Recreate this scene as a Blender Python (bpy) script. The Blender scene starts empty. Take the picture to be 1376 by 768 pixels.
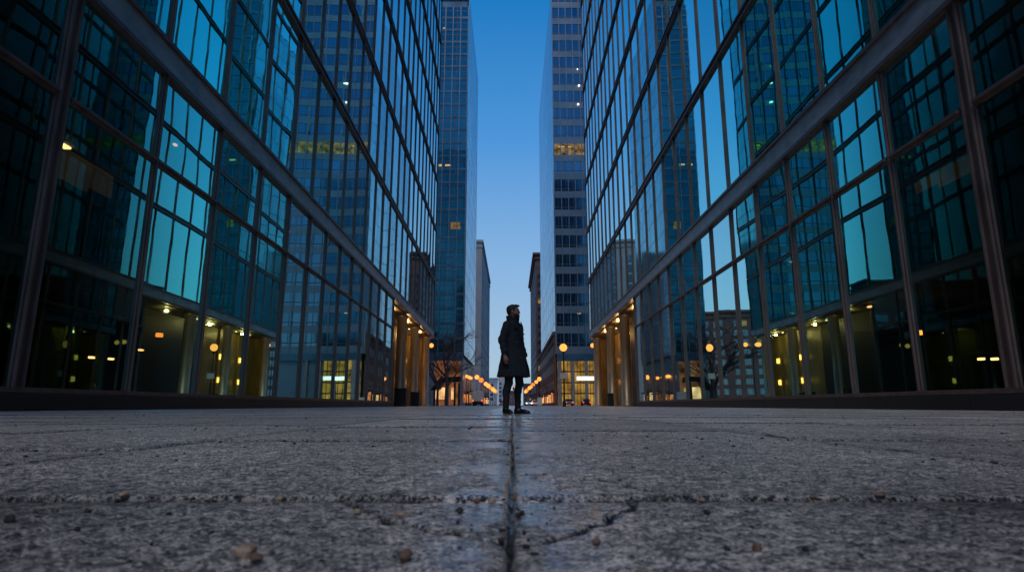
import bpy, bmesh, math, random
import numpy as np
from mathutils import Vector, Matrix
random.seed(7)
R = math.radians
sc = bpy.context.scene
COL = sc.collection
CAMH = 0.146
PITCH = math.atan(0.2)
F_PX = 800.0

# ------------------------------------------------------------------ helpers
def tag(o, label=None, cat=None, group=None, kind=None):
    if label: o['label'] = label
    if cat: o['category'] = cat
    if group: o['group'] = group
    if kind: o['kind'] = kind
    return o

def empty(name, loc, rz=0.0, label=None, cat=None, group=None):
    o = bpy.data.objects.new(name, None)
    o.location = loc; o.rotation_euler = (0, 0, rz); o.empty_display_size = 0.2
    COL.objects.link(o)
    return tag(o, label, cat, group)

class MB:
    """collects simple solids and links them as one mesh object"""
    def __init__(s): s.v = []; s.f = []; s.sm = []
    def add(s, vs, fs, smooth=False):
        n = len(s.v); s.v += [tuple(v) for v in vs]
        s.f += [tuple(i + n for i in f) for f in fs]; s.sm += [smooth] * len(fs)
    def box(s, x0, x1, y0, y1, z0, z1):
        if x1 < x0: x0, x1 = x1, x0
        if y1 < y0: y0, y1 = y1, y0
        vs = [(x, y, z) for z in (z0, z1) for y in (y0, y1) for x in (x0, x1)]
        s.add(vs, [(0, 2, 3, 1), (4, 5, 7, 6), (0, 1, 5, 4), (2, 6, 7, 3), (0, 4, 6, 2), (1, 3, 7, 5)])
        return s
    def tube(s, p, q, r0, r1=None, n=10, caps=True, smooth=True):
        r1 = r0 if r1 is None else r1
        p = Vector(p); q = Vector(q); d = q - p
        if d.length < 1e-9: return s
        d.normalize()
        a = d.orthogonal().normalized(); b = d.cross(a)
        vs = []
        for c, r in ((p, r0), (q, r1)):
            for k in range(n):
                t = 2 * math.pi * k / n
                vs.append(c + a * (r * math.cos(t)) + b * (r * math.sin(t)))
        s.add(vs, [(k, (k + 1) % n, n + (k + 1) % n, n + k) for k in range(n)], smooth)
        if caps: s.add(vs[:n], [tuple(range(n))[::-1]]); s.add(vs[n:], [tuple(range(n))])
        return s
    def lathe(s, prof, cx=0, cy=0, n=20, smooth=True):
        vs = []
        for r, z in prof:
            for k in range(n):
                t = 2 * math.pi * k / n
                vs.append((cx + r * math.cos(t), cy + r * math.sin(t), z))
        fs = []
        for j in range(len(prof) - 1):
            for k in range(n):
                fs.append((j * n + k, j * n + (k + 1) % n, (j + 1) * n + (k + 1) % n, (j + 1) * n + k))
        s.add(vs, fs, smooth)
        s.add(vs[:n], [tuple(range(n))[::-1]]); s.add(vs[-n:], [tuple(range(n))])
        return s
    def sphere(s, c, r, n=14, m=9, sz=1.0):
        prof = []
        for j in range(m + 1):
            a = -math.pi / 2 + math.pi * j / m
            prof.append((max(r * math.cos(a), 1e-4), c[2] + r * sz * math.sin(a)))
        return s.lathe(prof, c[0], c[1], n)
    def build(s, name, mat, parent=None, bevel=0.0):
        me = bpy.data.meshes.new(name)
        me.from_pydata(s.v, [], s.f)
        me.polygons.foreach_set('use_smooth', s.sm)
        me.materials.append(mat); me.update()
        o = bpy.data.objects.new(name, me); COL.objects.link(o)
        if parent: o.parent = parent
        if bevel:
            m = o.modifiers.new('bevel', 'BEVEL'); m.width = bevel; m.segments = 2; m.limit_method = 'ANGLE'
        return o

def npmesh(name, verts, faces, mat, parent=None, smooth=True):
    me = bpy.data.meshes.new(name)
    verts = np.asarray(verts, dtype=np.float32); faces = np.asarray(faces, dtype=np.int32)
    me.vertices.add(len(verts)); me.vertices.foreach_set('co', verts.ravel())
    k = faces.shape[1]
    me.loops.add(faces.size); me.loops.foreach_set('vertex_index', faces.ravel())
    me.polygons.add(len(faces))
    me.polygons.foreach_set('loop_start', np.arange(0, faces.size, k, dtype=np.int32))
    me.polygons.foreach_set('loop_total', np.full(len(faces), k, dtype=np.int32))
    me.polygons.foreach_set('use_smooth', np.full(len(faces), smooth))
    me.update(calc_edges=True); me.validate()
    me.materials.append(mat)
    o = bpy.data.objects.new(name, me); COL.objects.link(o)
    if parent: o.parent = parent
    return o

# ------------------------------------------------------------------ materials
def newmat(name):
    m = bpy.data.materials.new(name); m.use_nodes = True
    m.node_tree.nodes.clear()
    return m, m.node_tree.nodes, m.node_tree.links

def principled(name, col, rough=0.5, metal=0.0, var=0.25, scale=3.0, bump=0.0, bscale=40.0, emis=None, estr=0.0, spec=0.5, stretch=None, rvar=0.15):
    m, N, L = newmat(name)
    out = N.new('ShaderNodeOutputMaterial'); b = N.new('ShaderNodeBsdfPrincipled')
    L.new(b.outputs[0], out.inputs[0])
    geo = N.new('ShaderNodeNewGeometry')
    src = geo.outputs['Position']
    if stretch:
        mp = N.new('ShaderNodeMapping'); mp.inputs['Scale'].default_value = stretch
        L.new(src, mp.inputs['Vector']); src = mp.outputs[0]
    n = N.new('ShaderNodeTexNoise'); n.inputs['Scale'].default_value = scale; n.inputs['Detail'].default_value = 6
    L.new(src, n.inputs['Vector'])
    rp = N.new('ShaderNodeValToRGB')
    rp.color_ramp.elements[0].position = 0.3; rp.color_ramp.elements[1].position = 0.7
    rp.color_ramp.elements[0].color = tuple(c * (1 - var) for c in col) + (1,)
    rp.color_ramp.elements[1].color = tuple(min(1, c * (1 + var)) for c in col) + (1,)
    L.new(n.outputs['Fac'], rp.inputs[0]); L.new(rp.outputs[0], b.inputs['Base Color'])
    mr = N.new('ShaderNodeMapRange'); mr.inputs[3].default_value = max(0, rough - rvar); mr.inputs[4].default_value = min(1, rough + rvar)
    L.new(n.outputs['Fac'], mr.inputs[0]); L.new(mr.outputs[0], b.inputs['Roughness'])
    b.inputs['Metallic'].default_value = metal
    b.inputs['Specular IOR Level'].default_value = spec
    if bump:
        n2 = N.new('ShaderNodeTexNoise'); n2.inputs['Scale'].default_value = bscale; n2.inputs['Detail'].default_value = 5
        L.new(src, n2.inputs['Vector'])
        bp = N.new('ShaderNodeBump'); bp.inputs['Strength'].default_value = bump; bp.inputs['Distance'].default_value = 0.01
        L.new(n2.outputs['Fac'], bp.inputs['Height']); L.new(bp.outputs[0], b.inputs['Normal'])
    if emis:
        b.inputs['Emission Color'].default_value = tuple(emis) + (1,); b.inputs['Emission Strength'].default_value = estr
    return m

def emit(name, col, s, var=0.0, scale=1.0):
    m, N, L = newmat(name)
    out = N.new('ShaderNodeOutputMaterial'); e = N.new('ShaderNodeEmission')
    e.inputs[0].default_value = tuple(col) + (1,); e.inputs[1].default_value = s
    if var:
        geo = N.new('ShaderNodeNewGeometry')
        n = N.new('ShaderNodeTexNoise'); n.inputs['Scale'].default_value = scale; n.inputs['Detail'].default_value = 4
        L.new(geo.outputs['Position'], n.inputs['Vector'])
        mr = N.new('ShaderNodeMapRange'); mr.inputs[1].default_value = .3; mr.inputs[2].default_value = .7
        mr.inputs[3].default_value = s * (1 - var); mr.inputs[4].default_value = s * (1 + var)
        L.new(n.outputs['Fac'], mr.inputs[0]); L.new(mr.outputs[0], e.inputs[1])
    L.new(e.outputs[0], out.inputs[0])
    return m

def glass(name, tint, fmin, fmax, trans=(0.5, 0.6, 0.6), wave=0.02, rough=0.0, wscale=0.35):
    """coated facade glass: mirror-like reflection over a dark see-through layer"""
    m, N, L = newmat(name)
    out = N.new('ShaderNodeOutputMaterial'); mix = N.new('ShaderNodeMixShader')
    g = N.new('ShaderNodeBsdfAnisotropic'); g.inputs['Color'].default_value = tuple(tint) + (1,); g.inputs['Roughness'].default_value = rough
    t = N.new('ShaderNodeBsdfTransparent'); t.inputs[0].default_value = tuple(trans) + (1,)
    lw = N.new('ShaderNodeLayerWeight'); lw.inputs[0].default_value = 0.5
    mr = N.new('ShaderNodeMapRange'); mr.interpolation_type = 'SMOOTHSTEP'; mr.inputs[1].default_value = .36; mr.inputs[2].default_value = .60; mr.inputs[3].default_value = fmin; mr.inputs[4].default_value = fmax
    L.new(lw.outputs['Facing'], mr.inputs[0]); L.new(mr.outputs[0], mix.inputs[0])
    gz = N.new('ShaderNodeMapRange'); gz.inputs[1].default_value = .62; gz.inputs[2].default_value = .92; L.new(lw.outputs['Facing'], gz.inputs[0])
    gm = N.new('ShaderNodeMixRGB'); gm.inputs[1].default_value = tuple(tint) + (1,); gm.inputs[2].default_value = (.86, .97, 1, 1)
    L.new(gz.outputs[0], gm.inputs[0])
    oi = N.new('ShaderNodeObjectInfo'); om = N.new('ShaderNodeMapRange'); om.inputs[3].default_value = .80; om.inputs[4].default_value = 1.02; L.new(oi.outputs['Random'], om.inputs[0])
    ov = N.new('ShaderNodeVectorMath'); ov.operation = 'SCALE'; L.new(gm.outputs[0], ov.inputs[0]); L.new(om.outputs[0], ov.inputs['Scale']); L.new(ov.outputs[0], g.inputs['Color'])
    L.new(t.outputs[0], mix.inputs[1]); L.new(g.outputs[0], mix.inputs[2])
    L.new(mix.outputs[0], out.inputs[0])
    geo = N.new('ShaderNodeNewGeometry')
    n = N.new('ShaderNodeTexNoise'); n.inputs['Scale'].default_value = wscale; n.inputs['Detail'].default_value = 2
    L.new(geo.outputs['Position'], n.inputs['Vector'])
    bp = N.new('ShaderNodeBump'); bp.inputs['Strength'].default_value = 1.0; bp.inputs['Distance'].default_value = wave
    L.new(n.outputs['Fac'], bp.inputs['Height'])
    L.new(bp.outputs[0], g.inputs['Normal'])
    # faint dirt film
    n2 = N.new('ShaderNodeTexNoise'); n2.inputs['Scale'].default_value = 1.2; n2.inputs['Detail'].default_value = 8
    L.new(geo.outputs['Position'], n2.inputs['Vector'])
    mr2 = N.new('ShaderNodeMapRange'); mr2.inputs[1].default_value = .35; mr2.inputs[2].default_value = .75
    mr2.inputs[3].default_value = rough; mr2.inputs[4].default_value = rough + 0.03
    L.new(n2.outputs['Fac'], mr2.inputs[0]); L.new(mr2.outputs[0], g.inputs['Roughness'])
    return m

def gridglass(name, tint, dark, line, sy, sz, lw=0.06, rough=0.05, axis='Y', refl=0.8):
    """far tower glazing: mirror panes in a thin procedural grid of joints"""
    m, N, L = newmat(name)
    out = N.new('ShaderNodeOutputMaterial')
    geo = N.new('ShaderNodeNewGeometry'); sep = N.new('ShaderNodeSeparateXYZ'); L.new(geo.outputs['Position'], sep.inputs[0])
    def frac(o, s):
        d = N.new('ShaderNodeMath'); d.operation = 'DIVIDE'; d.inputs[1].default_value = s; L.new(o, d.inputs[0])
        f = N.new('ShaderNodeMath'); f.operation = 'FRACT'; L.new(d.outputs[0], f.inputs[0])
        c = N.new('ShaderNodeMath'); c.operation = 'LESS_THAN'; c.inputs[1].default_value = lw * (1 if s < 3 else 0.7); L.new(f.outputs[0], c.inputs[0])
        fl = N.new('ShaderNodeMath'); fl.operation = 'FLOOR'; L.new(d.outputs[0], fl.inputs[0])
        return c.outputs[0], fl.outputs[0]
    a, fa = frac(sep.outputs[axis], sy); b, fb = frac(sep.outputs['Z'], sz)
    mx = N.new('ShaderNodeMath'); mx.operation = 'MAXIMUM'; L.new(a, mx.inputs[0]); L.new(b, mx.inputs[1])
    cb = N.new('ShaderNodeCombineXYZ'); L.new(fa, cb.inputs[0]); L.new(fb, cb.inputs[1])
    wn = N.new('ShaderNodeTexWhiteNoise'); L.new(cb.outputs[0], wn.inputs['Vector'])
    g = N.new('ShaderNodeBsdfAnisotropic'); g.inputs['Color'].default_value = tuple(tint) + (1,); g.inputs['Roughness'].default_value = rough
    d = N.new('ShaderNodeBsdfDiffuse'); d.inputs[0].default_value = tuple(dark) + (1,)
    # each pane is tilted by a hair
    sub = N.new('ShaderNodeVectorMath'); sub.operation = 'SUBTRACT'; sub.inputs[1].default_value = (.5, .5, .5); L.new(wn.outputs['Color'], sub.inputs[0])
    scv = N.new('ShaderNodeVectorMath'); scv.operation = 'SCALE'; scv.inputs['Scale'].default_value = 0.012; L.new(sub.outputs[0], scv.inputs[0])
    ad = N.new('ShaderNodeVectorMath'); ad.operation = 'ADD'; L.new(geo.outputs['Normal'], ad.inputs[0]); L.new(scv.outputs[0], ad.inputs[1])
    nm = N.new('ShaderNodeVectorMath'); nm.operation = 'NORMALIZE'; L.new(ad.outputs[0], nm.inputs[0]); L.new(nm.outputs[0], g.inputs['Normal'])
    mr = N.new('ShaderNodeMapRange'); mr.inputs[3].default_value = refl * 0.75; mr.inputs[4].default_value = refl; L.new(wn.outputs['Value'], mr.inputs[0])
    m1 = N.new('ShaderNodeMixShader'); L.new(mr.outputs[0], m1.inputs[0]); L.new(d.outputs[0], m1.inputs[1]); L.new(g.outputs[0], m1.inputs[2])
    dl = N.new('ShaderNodeBsdfPrincipled'); dl.inputs['Base Color'].default_value = tuple(line) + (1,); dl.inputs['Roughness'].default_value = .4
    m2 = N.new('ShaderNodeMixShader'); L.new(mx.outputs[0], m2.inputs[0]); L.new(m1.outputs[0], m2.inputs[1]); L.new(dl.outputs[0], m2.inputs[2])
    L.new(m2.outputs[0], out.inputs[0])
    return m

def brickmat(name, c1, c2, mortar, bw=0.5, bh=0.2):
    m, N, L = newmat(name)
    out = N.new('ShaderNodeOutputMaterial'); b = N.new('ShaderNodeBsdfPrincipled'); L.new(b.outputs[0], out.inputs[0])
    geo = N.new('ShaderNodeNewGeometry'); sep = N.new('ShaderNodeSeparateXYZ'); L.new(geo.outputs['Position'], sep.inputs[0])
    ad = N.new('ShaderNodeMath'); L.new(sep.outputs['X'], ad.inputs[0]); L.new(sep.outputs['Y'], ad.inputs[1])
    cb = N.new('ShaderNodeCombineXYZ'); L.new(ad.outputs[0], cb.inputs[0]); L.new(sep.outputs['Z'], cb.inputs[1])
    br = N.new('ShaderNodeTexBrick'); br.inputs['Scale'].default_value = 1; br.inputs['Brick Width'].default_value = bw; br.inputs['Row Height'].default_value = bh
    br.inputs['Mortar Size'].default_value = .015
    br.inputs['Color1'].default_value = c1 + (1,); br.inputs['Color2'].default_value = c2 + (1,); br.inputs['Mortar'].default_value = mortar + (1,)
    L.new(cb.outputs[0], br.inputs['Vector'])
    n = N.new('ShaderNodeTexNoise'); n.inputs['Scale'].default_value = .3; n.inputs['Detail'].default_value = 6; L.new(geo.outputs['Position'], n.inputs['Vector'])
    mr = N.new('ShaderNodeMapRange'); mr.inputs[3].default_value = .6; mr.inputs[4].default_value = 1.3; L.new(n.outputs['Fac'], mr.inputs[0])
    mu = N.new('ShaderNodeVectorMath'); mu.operation = 'SCALE'; L.new(br.outputs['Color'], mu.inputs[0]); L.new(mr.outputs[0], mu.inputs['Scale'])
    L.new(mu.outputs[0], b.inputs['Base Color']); b.inputs['Roughness'].default_value = .8
    return m

M = {}
M['bronze'] = principled('bronze_metal', (0.21, 0.155, 0.145), 0.42, 0.35, 0.3, 2.5, 0.1, 60, stretch=(1, 1, 0.3))
M['fascia'] = principled('fascia_metal', (0.5, 0.5, 0.52), 0.42, 0.35, 0.3, 0.9, 0.06, 20, stretch=(1, 1, 2))
M['soffit'] = principled('soffit_metal', (0.16, 0.13, 0.09), 0.5, 0.2, 0.2, 1)
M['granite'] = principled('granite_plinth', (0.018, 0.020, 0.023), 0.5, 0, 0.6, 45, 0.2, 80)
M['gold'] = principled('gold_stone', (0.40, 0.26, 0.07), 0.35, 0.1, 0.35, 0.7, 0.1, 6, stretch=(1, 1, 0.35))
M['column'] = principled('column_metal', (0.45, 0.37, 0.27), 0.42, 0.4, 0.1, .5)
M['glass'] = glass('facade_glass', (0.30, 0.94, 0.89), 0.20, 0.98, trans=(0.3, 0.5, 0.46), wave=0.0022)
M['glasslow'] = glass('facade_glass_low', (0.50, 0.91, 0.87), 0.16, 0.96, trans=(0.56, 0.52, 0.40), wave=0.0018)
M['dark'] = principled('interior_dark', (0.03, 0.035, 0.035), 0.8, 0, 0.3, 1)
M['slab'] = principled('interior_slab', (0.10, 0.11, 0.11), 0.7, 0, 0.2, 1)
M['roomwall'] = emit('glowing_room_wall', (1.0, 0.72, 0.34), 0.022, 0.6, 0.6)  # walls glow by themselves in place of lamplight falling on them
M['lampwarm'] = emit('interior_lamp', (1.0, 0.66, 0.26), 5.0)
M['officelight'] = emit('office_light', (1.0, .62, .26), .6, .5, 2)
M['lamporange'] = emit('orange_lamp', (1.0, 0.36, 0.06), 5.0)
M['lampwhite'] = emit('white_lamp', (1.0, 0.95, 0.85), 2.0)
M['street'] = emit('street_lamp_glow', (1.0, 0.29, 0.055), 2.3)
M['black'] = principled('black_paint', (0.012, 0.012, 0.013), 0.5)
M['darkmetal'] = principled('dark_metal', (0.03, 0.03, 0.035), 0.45, 0.4)

# ------------------------------------------------------------------ world, sun, camera
w = bpy.data.worlds.new('World'); sc.world = w; w.use_nodes = True
N = w.node_tree.nodes; L = w.node_tree.links; N.clear()
wo = N.new('ShaderNodeOutputWorld'); bg = N.new('ShaderNodeBackground'); L.new(bg.outputs[0], wo.inputs[0])
tc = N.new('ShaderNodeTexCoord'); sp = N.new('ShaderNodeSeparateXYZ'); L.new(tc.outputs['Generated'], sp.inputs[0])
rp = N.new('ShaderNodeValToRGB'); cr = rp.color_ramp
stops = [(0.0, (0.40, 0.56, 0.70)), (0.06, (0.42, 0.60, 0.77)), (0.22, (0.27, 0.50, 0.82)), (0.42, (0.08, 0.33, 0.76)),
         (0.62, (0.004, 0.20, 0.58)), (1.0, (0.004, 0.10, 0.34))]
while len(cr.elements) < len(stops): cr.elements.new(0.5)
for e, (p, c) in zip(cr.elements, stops): e.position = p; e.color = c + (1,)
L.new(sp.outputs['Z'], rp.inputs[0])
sky = N.new('ShaderNodeTexSky'); sky.sky_type = 'NISHITA'; sky.sun_disc = False
SUN_EL, SUN_ROT = R(4.0), R(190.0)
sky.sun_elevation = SUN_EL; sky.sun_rotation = SUN_ROT
sks = N.new('ShaderNodeVectorMath'); sks.operation = 'SCALE'; sks.inputs['Scale'].default_value = 0.05
L.new(sky.outputs[0], sks.inputs[0])
mixc = N.new('ShaderNodeMixRGB'); mixc.inputs[0].default_value = 0.10
L.new(rp.outputs[0], mixc.inputs[1]); L.new(sks.outputs[0], mixc.inputs[2])
L.new(mixc.outputs[0], bg.inputs[0]); bg.inputs[1].default_value = 1.0

sl = bpy.data.lights.new('sun', 'SUN'); sl.energy = 0.9; sl.angle = R(22); sl.color = (1.0, 0.89, 0.80)
so = bpy.data.objects.new('sun', sl); COL.objects.link(so)
sd = Vector((math.sin(SUN_ROT) * math.cos(R(57)), math.cos(SUN_ROT) * math.cos(R(57)), math.sin(R(57))))
so.rotation_euler = sd.to_track_quat('Z', 'Y').to_euler()

cam = bpy.data.cameras.new('camera'); co = bpy.data.objects.new('camera', cam); COL.objects.link(co)
co.location = (0, 0, CAMH); co.rotation_euler = (math.pi / 2 + PITCH, 0, 0)
cam.sensor_width = 36; cam.lens = F_PX * 36 / 1376; cam.clip_end = 5000; cam.clip_start = 0.02
cam.dof.use_dof = True; cam.dof.focus_distance = 10.2; cam.dof.aperture_fstop = 7.0
sc.camera = co
sc.view_settings.view_transform = 'Standard'; sc.view_settings.look = 'None'; sc.view_settings.exposure = 0

def ray(px, py):
    v = 384 - py; c, s = math.cos(PITCH), math.sin(PITCH)
    return (px - 688) / (F_PX * c - v * s), (F_PX * s + v * c) / (F_PX * c - v * s)
def atY(px, py, Y):
    r, e = ray(px, py); return Vector((r * Y, Y, CAMH + e * Y))
def atX(px, py, X):
    r, e = ray(px, py); return atY(px, py, X / r)

# ------------------------------------------------------------------ paving (one sheet, finer near the middle)
def hash2(ix, iy, seed):
    h = (ix.astype(np.int64) * 374761393 + iy.astype(np.int64) * 668265263 + seed * 1442695041) & 0xffffffff
    h = ((h ^ (h >> 13)) * 1274126177) & 0xffffffff
    return ((h ^ (h >> 16)) & 0xffff) / 65535.0
def vnoise(x, y, seed=0):
    ix = np.floor(x); iy = np.floor(y); fx = x - ix; fy = y - iy
    fx = fx * fx * (3 - 2 * fx); fy = fy * fy * (3 - 2 * fy)
    a = hash2(ix, iy, seed); b = hash2(ix + 1, iy, seed); c = hash2(ix, iy + 1, seed); d = hash2(ix + 1, iy + 1, seed)
    return a + (b - a) * fx + (c - a) * fy + (a - b - c + d) * fx * fy
def seg_dist(X, Y, pts):
    d = np.full(X.shape, 9.0); tt = np.zeros(X.shape)
    for (x0, y0), (x1, y1) in zip(pts[:-1], pts[1:]):
        dx, dy = x1 - x0, y1 - y0
        t = np.clip(((X - x0) * dx + (Y - y0) * dy) / (dx * dx + dy * dy), 0, 1)
        d = np.minimum(d, np.hypot(X - x0 - t * dx, Y - y0 - t * dy))
    return d
JX = [0.0, 1.27, 2.54, 3.81, 5.08, 6.35, 7.62, 8.89, 10.16, 11.43, 12.7, 13.97]
rs = random.Random(3)
CROSS = {}
for k in range(-12, 12):
    ys = [1.0]; 
    y = {-1: 2.58, 0: 3.6}.get(k, 1.0 + rs.uniform(.9, 2.4)); ys.append(y)
    while y < 130: y += rs.choice([1.6, 2.1, 2.5, 2.5, 3.1]); ys.append(y)
    y = 1.0
    while y > -18: y -= 2.2; ys.append(y)
    CROSS[k] = ys
def gp(px, py):
    r, e = ray(px, py); Y = -CAMH / e; return (r * Y, Y)
CRACKS = [[(0.01, gp(690, 637)[1]), gp(760, 641), gp(830, 652), gp(880, 664), gp(905, 669)],
          [gp(462, 671), gp(490, 684), gp(528, 698), gp(570, 707), gp(600, 716), gp(640, 722), gp(686, 724)],
          [gp(852, 672), gp(846, 684), gp(830, 694), gp(790, 708), gp(735, 724)],
          [gp(945, 574), gp(1000, 578), gp(1060, 588)],
          [gp(1185, 601), gp(1280, 613), gp(1376, 628)]]
def paving():
    xs = [0.0]; 
    while xs[-1] < 16:
        x = xs[-1]; xs.append(x + max(0.0045, 0.011 * x))
    xs = np.array(xs); xs = np.concatenate([-xs[:0:-1], xs])
    ys = [0.30]
    while ys[-1] < 122: ys.append(ys[-1] * 1.0056 + 0.0004)
    ys = np.concatenate([[-18, -12, -6, -3, -1.5, -.8, -.4, -.2, 0, .1, .2, .25], np.array(ys)])
    X, Y = np.meshgrid(xs, ys)
    lod = np.clip(1.6 / np.maximum(Y, .3), 0, 1)
    Z = (vnoise(X * 1.3, Y * 1.3, 1) - .5) * .003 * np.clip(10 / np.maximum(Y, 1), 0, 1)
    near = np.clip(4 / np.maximum(Y, 0.3), 0, 1)
    Z += (vnoise(X * 38, Y * 38, 2) - .5) * .0042 * near
    Z += (vnoise(X * 95, Y * 95, 3) - .5) * .0026 * lod
    Z += (vnoise(X * 190, Y * 190, 5) - .5) * .0012 * lod
    wetv = np.clip((.17 + .07 * np.minimum(Y, 8) + (vnoise(X * 3.5, Y * 1.8, 31) - .5) * .40 - np.abs(X)) / .14, 0, 1) * np.clip((vnoise(X * 15, Y * 8, 32) * .7 + vnoise(X * 45, Y * 30, 33) * .3 - .34) / .16, 0, 1)
    wetv *= np.clip((Y - .3) / .3, 0, 1)
    Z *= (1 - .88 * wetv); Z -= wetv * .0012
    # slab offsets and joints
    wob = (vnoise(X * 3, Y * 3, 8) - .5) * .005 + (vnoise(X * 22, Y * 22, 9) - .5) * .003
    k = np.floor((X) / 1.27).astype(int)
    dj = np.abs(((X + wob) / 1.27 + .5) % 1.0 - .5) * 1.27
    dc = np.full(X.shape, 9.0); off = np.zeros(X.shape); saw = np.zeros(X.shape)
    for kk, cys in CROSS.items():
        mask = k == kk
        Yw = (Y + wob)[mask]
        arr = np.sort(np.array(cys))
        i = np.clip(np.searchsorted(arr, Yw), 1, len(arr) - 1)
        dc[mask] = np.minimum(np.abs(Yw - arr[i - 1]), np.abs(Yw - arr[i]))
        saw[mask] = .5 - (Yw - arr[i - 1]) / np.maximum(arr[i] - arr[i - 1], .1)
        off[mask] = hash2(i.astype(float), np.full(i.shape, float(kk)), 4) - .5
    edge = np.minimum(dj, dc)
    rag = (vnoise(X * 28, Y * 28, 11)) * .0045
    jw = np.where(np.abs(X) < .6, .0038, .0055) + rag * np.where(np.abs(X) < .6, .6, 1)
    jw = np.maximum(np.where(dc < dj, .012 + rag, jw), np.where(dc < dj, .0062 * Y, .0085 * np.abs(X)))
    Z += off * .0014
    amp = .0048 * np.clip(1.0 + (Y - 1) / 5, .6, 2.4)
    amp *= np.clip(9 / np.maximum(Y, 1), 0, 1) ** 1.6
    step = saw * amp * (1 + .8 * off)
    Z -= ((np.abs(X) / 1.27) % 1.0 - .5) * .0030
    depth = .016 * (1 - np.clip(edge / jw, 0, 1) ** 2)
    chip = .004 * np.clip(1 - edge / (.02 + rag * 3), 0, 1)
    dcr = np.full(X.shape, 9.0)
    mk = (np.abs(X) < 3) & (Y > .3) & (Y < 5)
    xm = X[mk]; ym = Y[mk]; d = np.full(xm.shape, 9.0)
    wx = (vnoise(xm * 30, ym * 30, 21) - .5) * .03; wy = (vnoise(xm * 30, ym * 30, 22) - .5) * .03
    for c in CRACKS: d = np.minimum(d, seg_dist(xm + wx, ym + wy, c))
    dcr[mk] = d
    cw = .0065 + rag * .7 + .002 * np.clip(Y - 1, 0, 5)
    depth = np.maximum(depth, .013 * np.clip(1 - dcr / cw, 0, 1))
    Z *= .18 + .82 * np.clip(edge / .09, 0, 1)
    Z += step
    Z -= (depth + chip) 
    Z += .0
    ny, nx = X.shape
    idx = np.arange(nx * ny).reshape(ny, nx)
    F = np.stack([idx[:-1, :-1].ravel(), idx[:-1, 1:].ravel(), idx[1:, 1:].ravel(), idx[1:, :-1].ravel()], 1)
    V = np.stack([X.ravel(), Y.ravel(), Z.ravel()], 1)
    # material
    m, N, L = newmat('granite_paving')
    out = N.new('ShaderNodeOutputMaterial'); b = N.new('ShaderNodeBsdfPrincipled'); L.new(b.outputs[0], out.inputs[0])
    at = N.new('ShaderNodeAttribute'); at.attribute_name = 'joint'
    at2 = N.new('ShaderNodeAttribute'); at2.attribute_name = 'tone'
    geo = N.new('ShaderNodeNewGeometry')
    def noise(s, d=5, rgh=.6):
        n = N.new('ShaderNodeTexNoise'); n.inputs['Scale'].default_value = s; n.inputs['Detail'].default_value = d; n.inputs['Roughness'].default_value = rgh
        L.new(geo.outputs['Position'], n.inputs['Vector']); return n.outputs['Fac']
    def mrange(o, a, b_, c, d):
        r_ = N.new('ShaderNodeMapRange'); r_.inputs[1].default_value = a; r_.inputs[2].default_value = b_; r_.inputs[3].default_value = c; r_.inputs[4].default_value = d
        L.new(o, r_.inputs[0]); return r_.outputs[0]
    def math2(op, a, b_):
        k_ = N.new('ShaderNodeMath'); k_.operation = op
        for i_, q in ((0, a), (1, b_)):
            if isinstance(q, (int, float)): k_.inputs[i_].default_value = q
            else: L.new(q, k_.inputs[i_])
        return k_.outputs[0]
    sp1 = noise(140, 4, .7); sp2 = noise(34, 5, .65); big = noise(1.3, 6); mid = noise(7, 5)
    vo = N.new('ShaderNodeTexVoronoi'); vo.inputs['Scale'].default_value = 260; L.new(geo.outputs['Position'], vo.inputs['Vector'])
    rp = N.new('ShaderNodeValToRGB'); e = rp.color_ramp.elements
    e[0].position = .43; e[0].color = (.022, .023, .025, 1); e[1].position = .585; e[1].color = (.98, .92, .87, 1)
    em = rp.color_ramp.elements.new(.505); em.color = (.27, .25, .245, 1)
    s = math2('ADD', math2('MULTIPLY', sp1, .56), math2('ADD', math2('MULTIPLY', sp2, .36), math2('MULTIPLY', vo.outputs['Distance'], .12)))
    L.new(s, rp.inputs[0])
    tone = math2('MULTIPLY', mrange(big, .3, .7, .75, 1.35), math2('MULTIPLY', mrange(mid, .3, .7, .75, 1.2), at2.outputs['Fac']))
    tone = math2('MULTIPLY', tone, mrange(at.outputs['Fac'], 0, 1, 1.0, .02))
    v = N.new('ShaderNodeVectorMath'); v.operation = 'SCALE'; L.new(rp.outputs[0], v.inputs[0]); L.new(tone, v.inputs['Scale'])
    # wetness along the middle joint
    sx = N.new('ShaderNodeSeparateXYZ'); L.new(geo.outputs['Position'], sx.inputs[0])
    at3 = N.new('ShaderNodeAttribute'); at3.attribute_name = 'wet'
    wet2 = mrange(noise(.9, 3), .58, .78, 0, .3)
    wet = math2('MAXIMUM', at3.outputs['Fac'], wet2)
    r1 = math2('ADD', mrange(wet, 0, 1, .42, .17), mrange(sp1, .35, .65, -.08, .10))
    L.new(r1, b.inputs['Roughness'])
    v2 = N.new('ShaderNodeVectorMath'); v2.operation = 'SCALE'; L.new(v.outputs[0], v2.inputs[0]); L.new(mrange(wet, 0, 1, 1, .72), v2.inputs['Scale'])
    L.new(v2.outputs[0], b.inputs['Base Color'])
    L.new(mrange(wet, 0, 1, .55, 1.0), b.inputs['Specular IOR Level'])
    h = math2('ADD', math2('MULTIPLY', sp2, 1.0), math2('MULTIPLY', sp1, .5))
    bp = N.new('ShaderNodeBump'); bp.inputs['Distance'].default_value = .024; L.new(math2('MULTIPLY', mrange(wet, 0, 1, 1, .10), mrange(sx.outputs['Y'], 2.5, 16, 1, .12)), bp.inputs['Strength'])
    L.new(h, bp.inputs['Height']); L.new(bp.outputs[0], b.inputs['Normal'])
    o = npmesh('plaza_paving', V, F, m)
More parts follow.
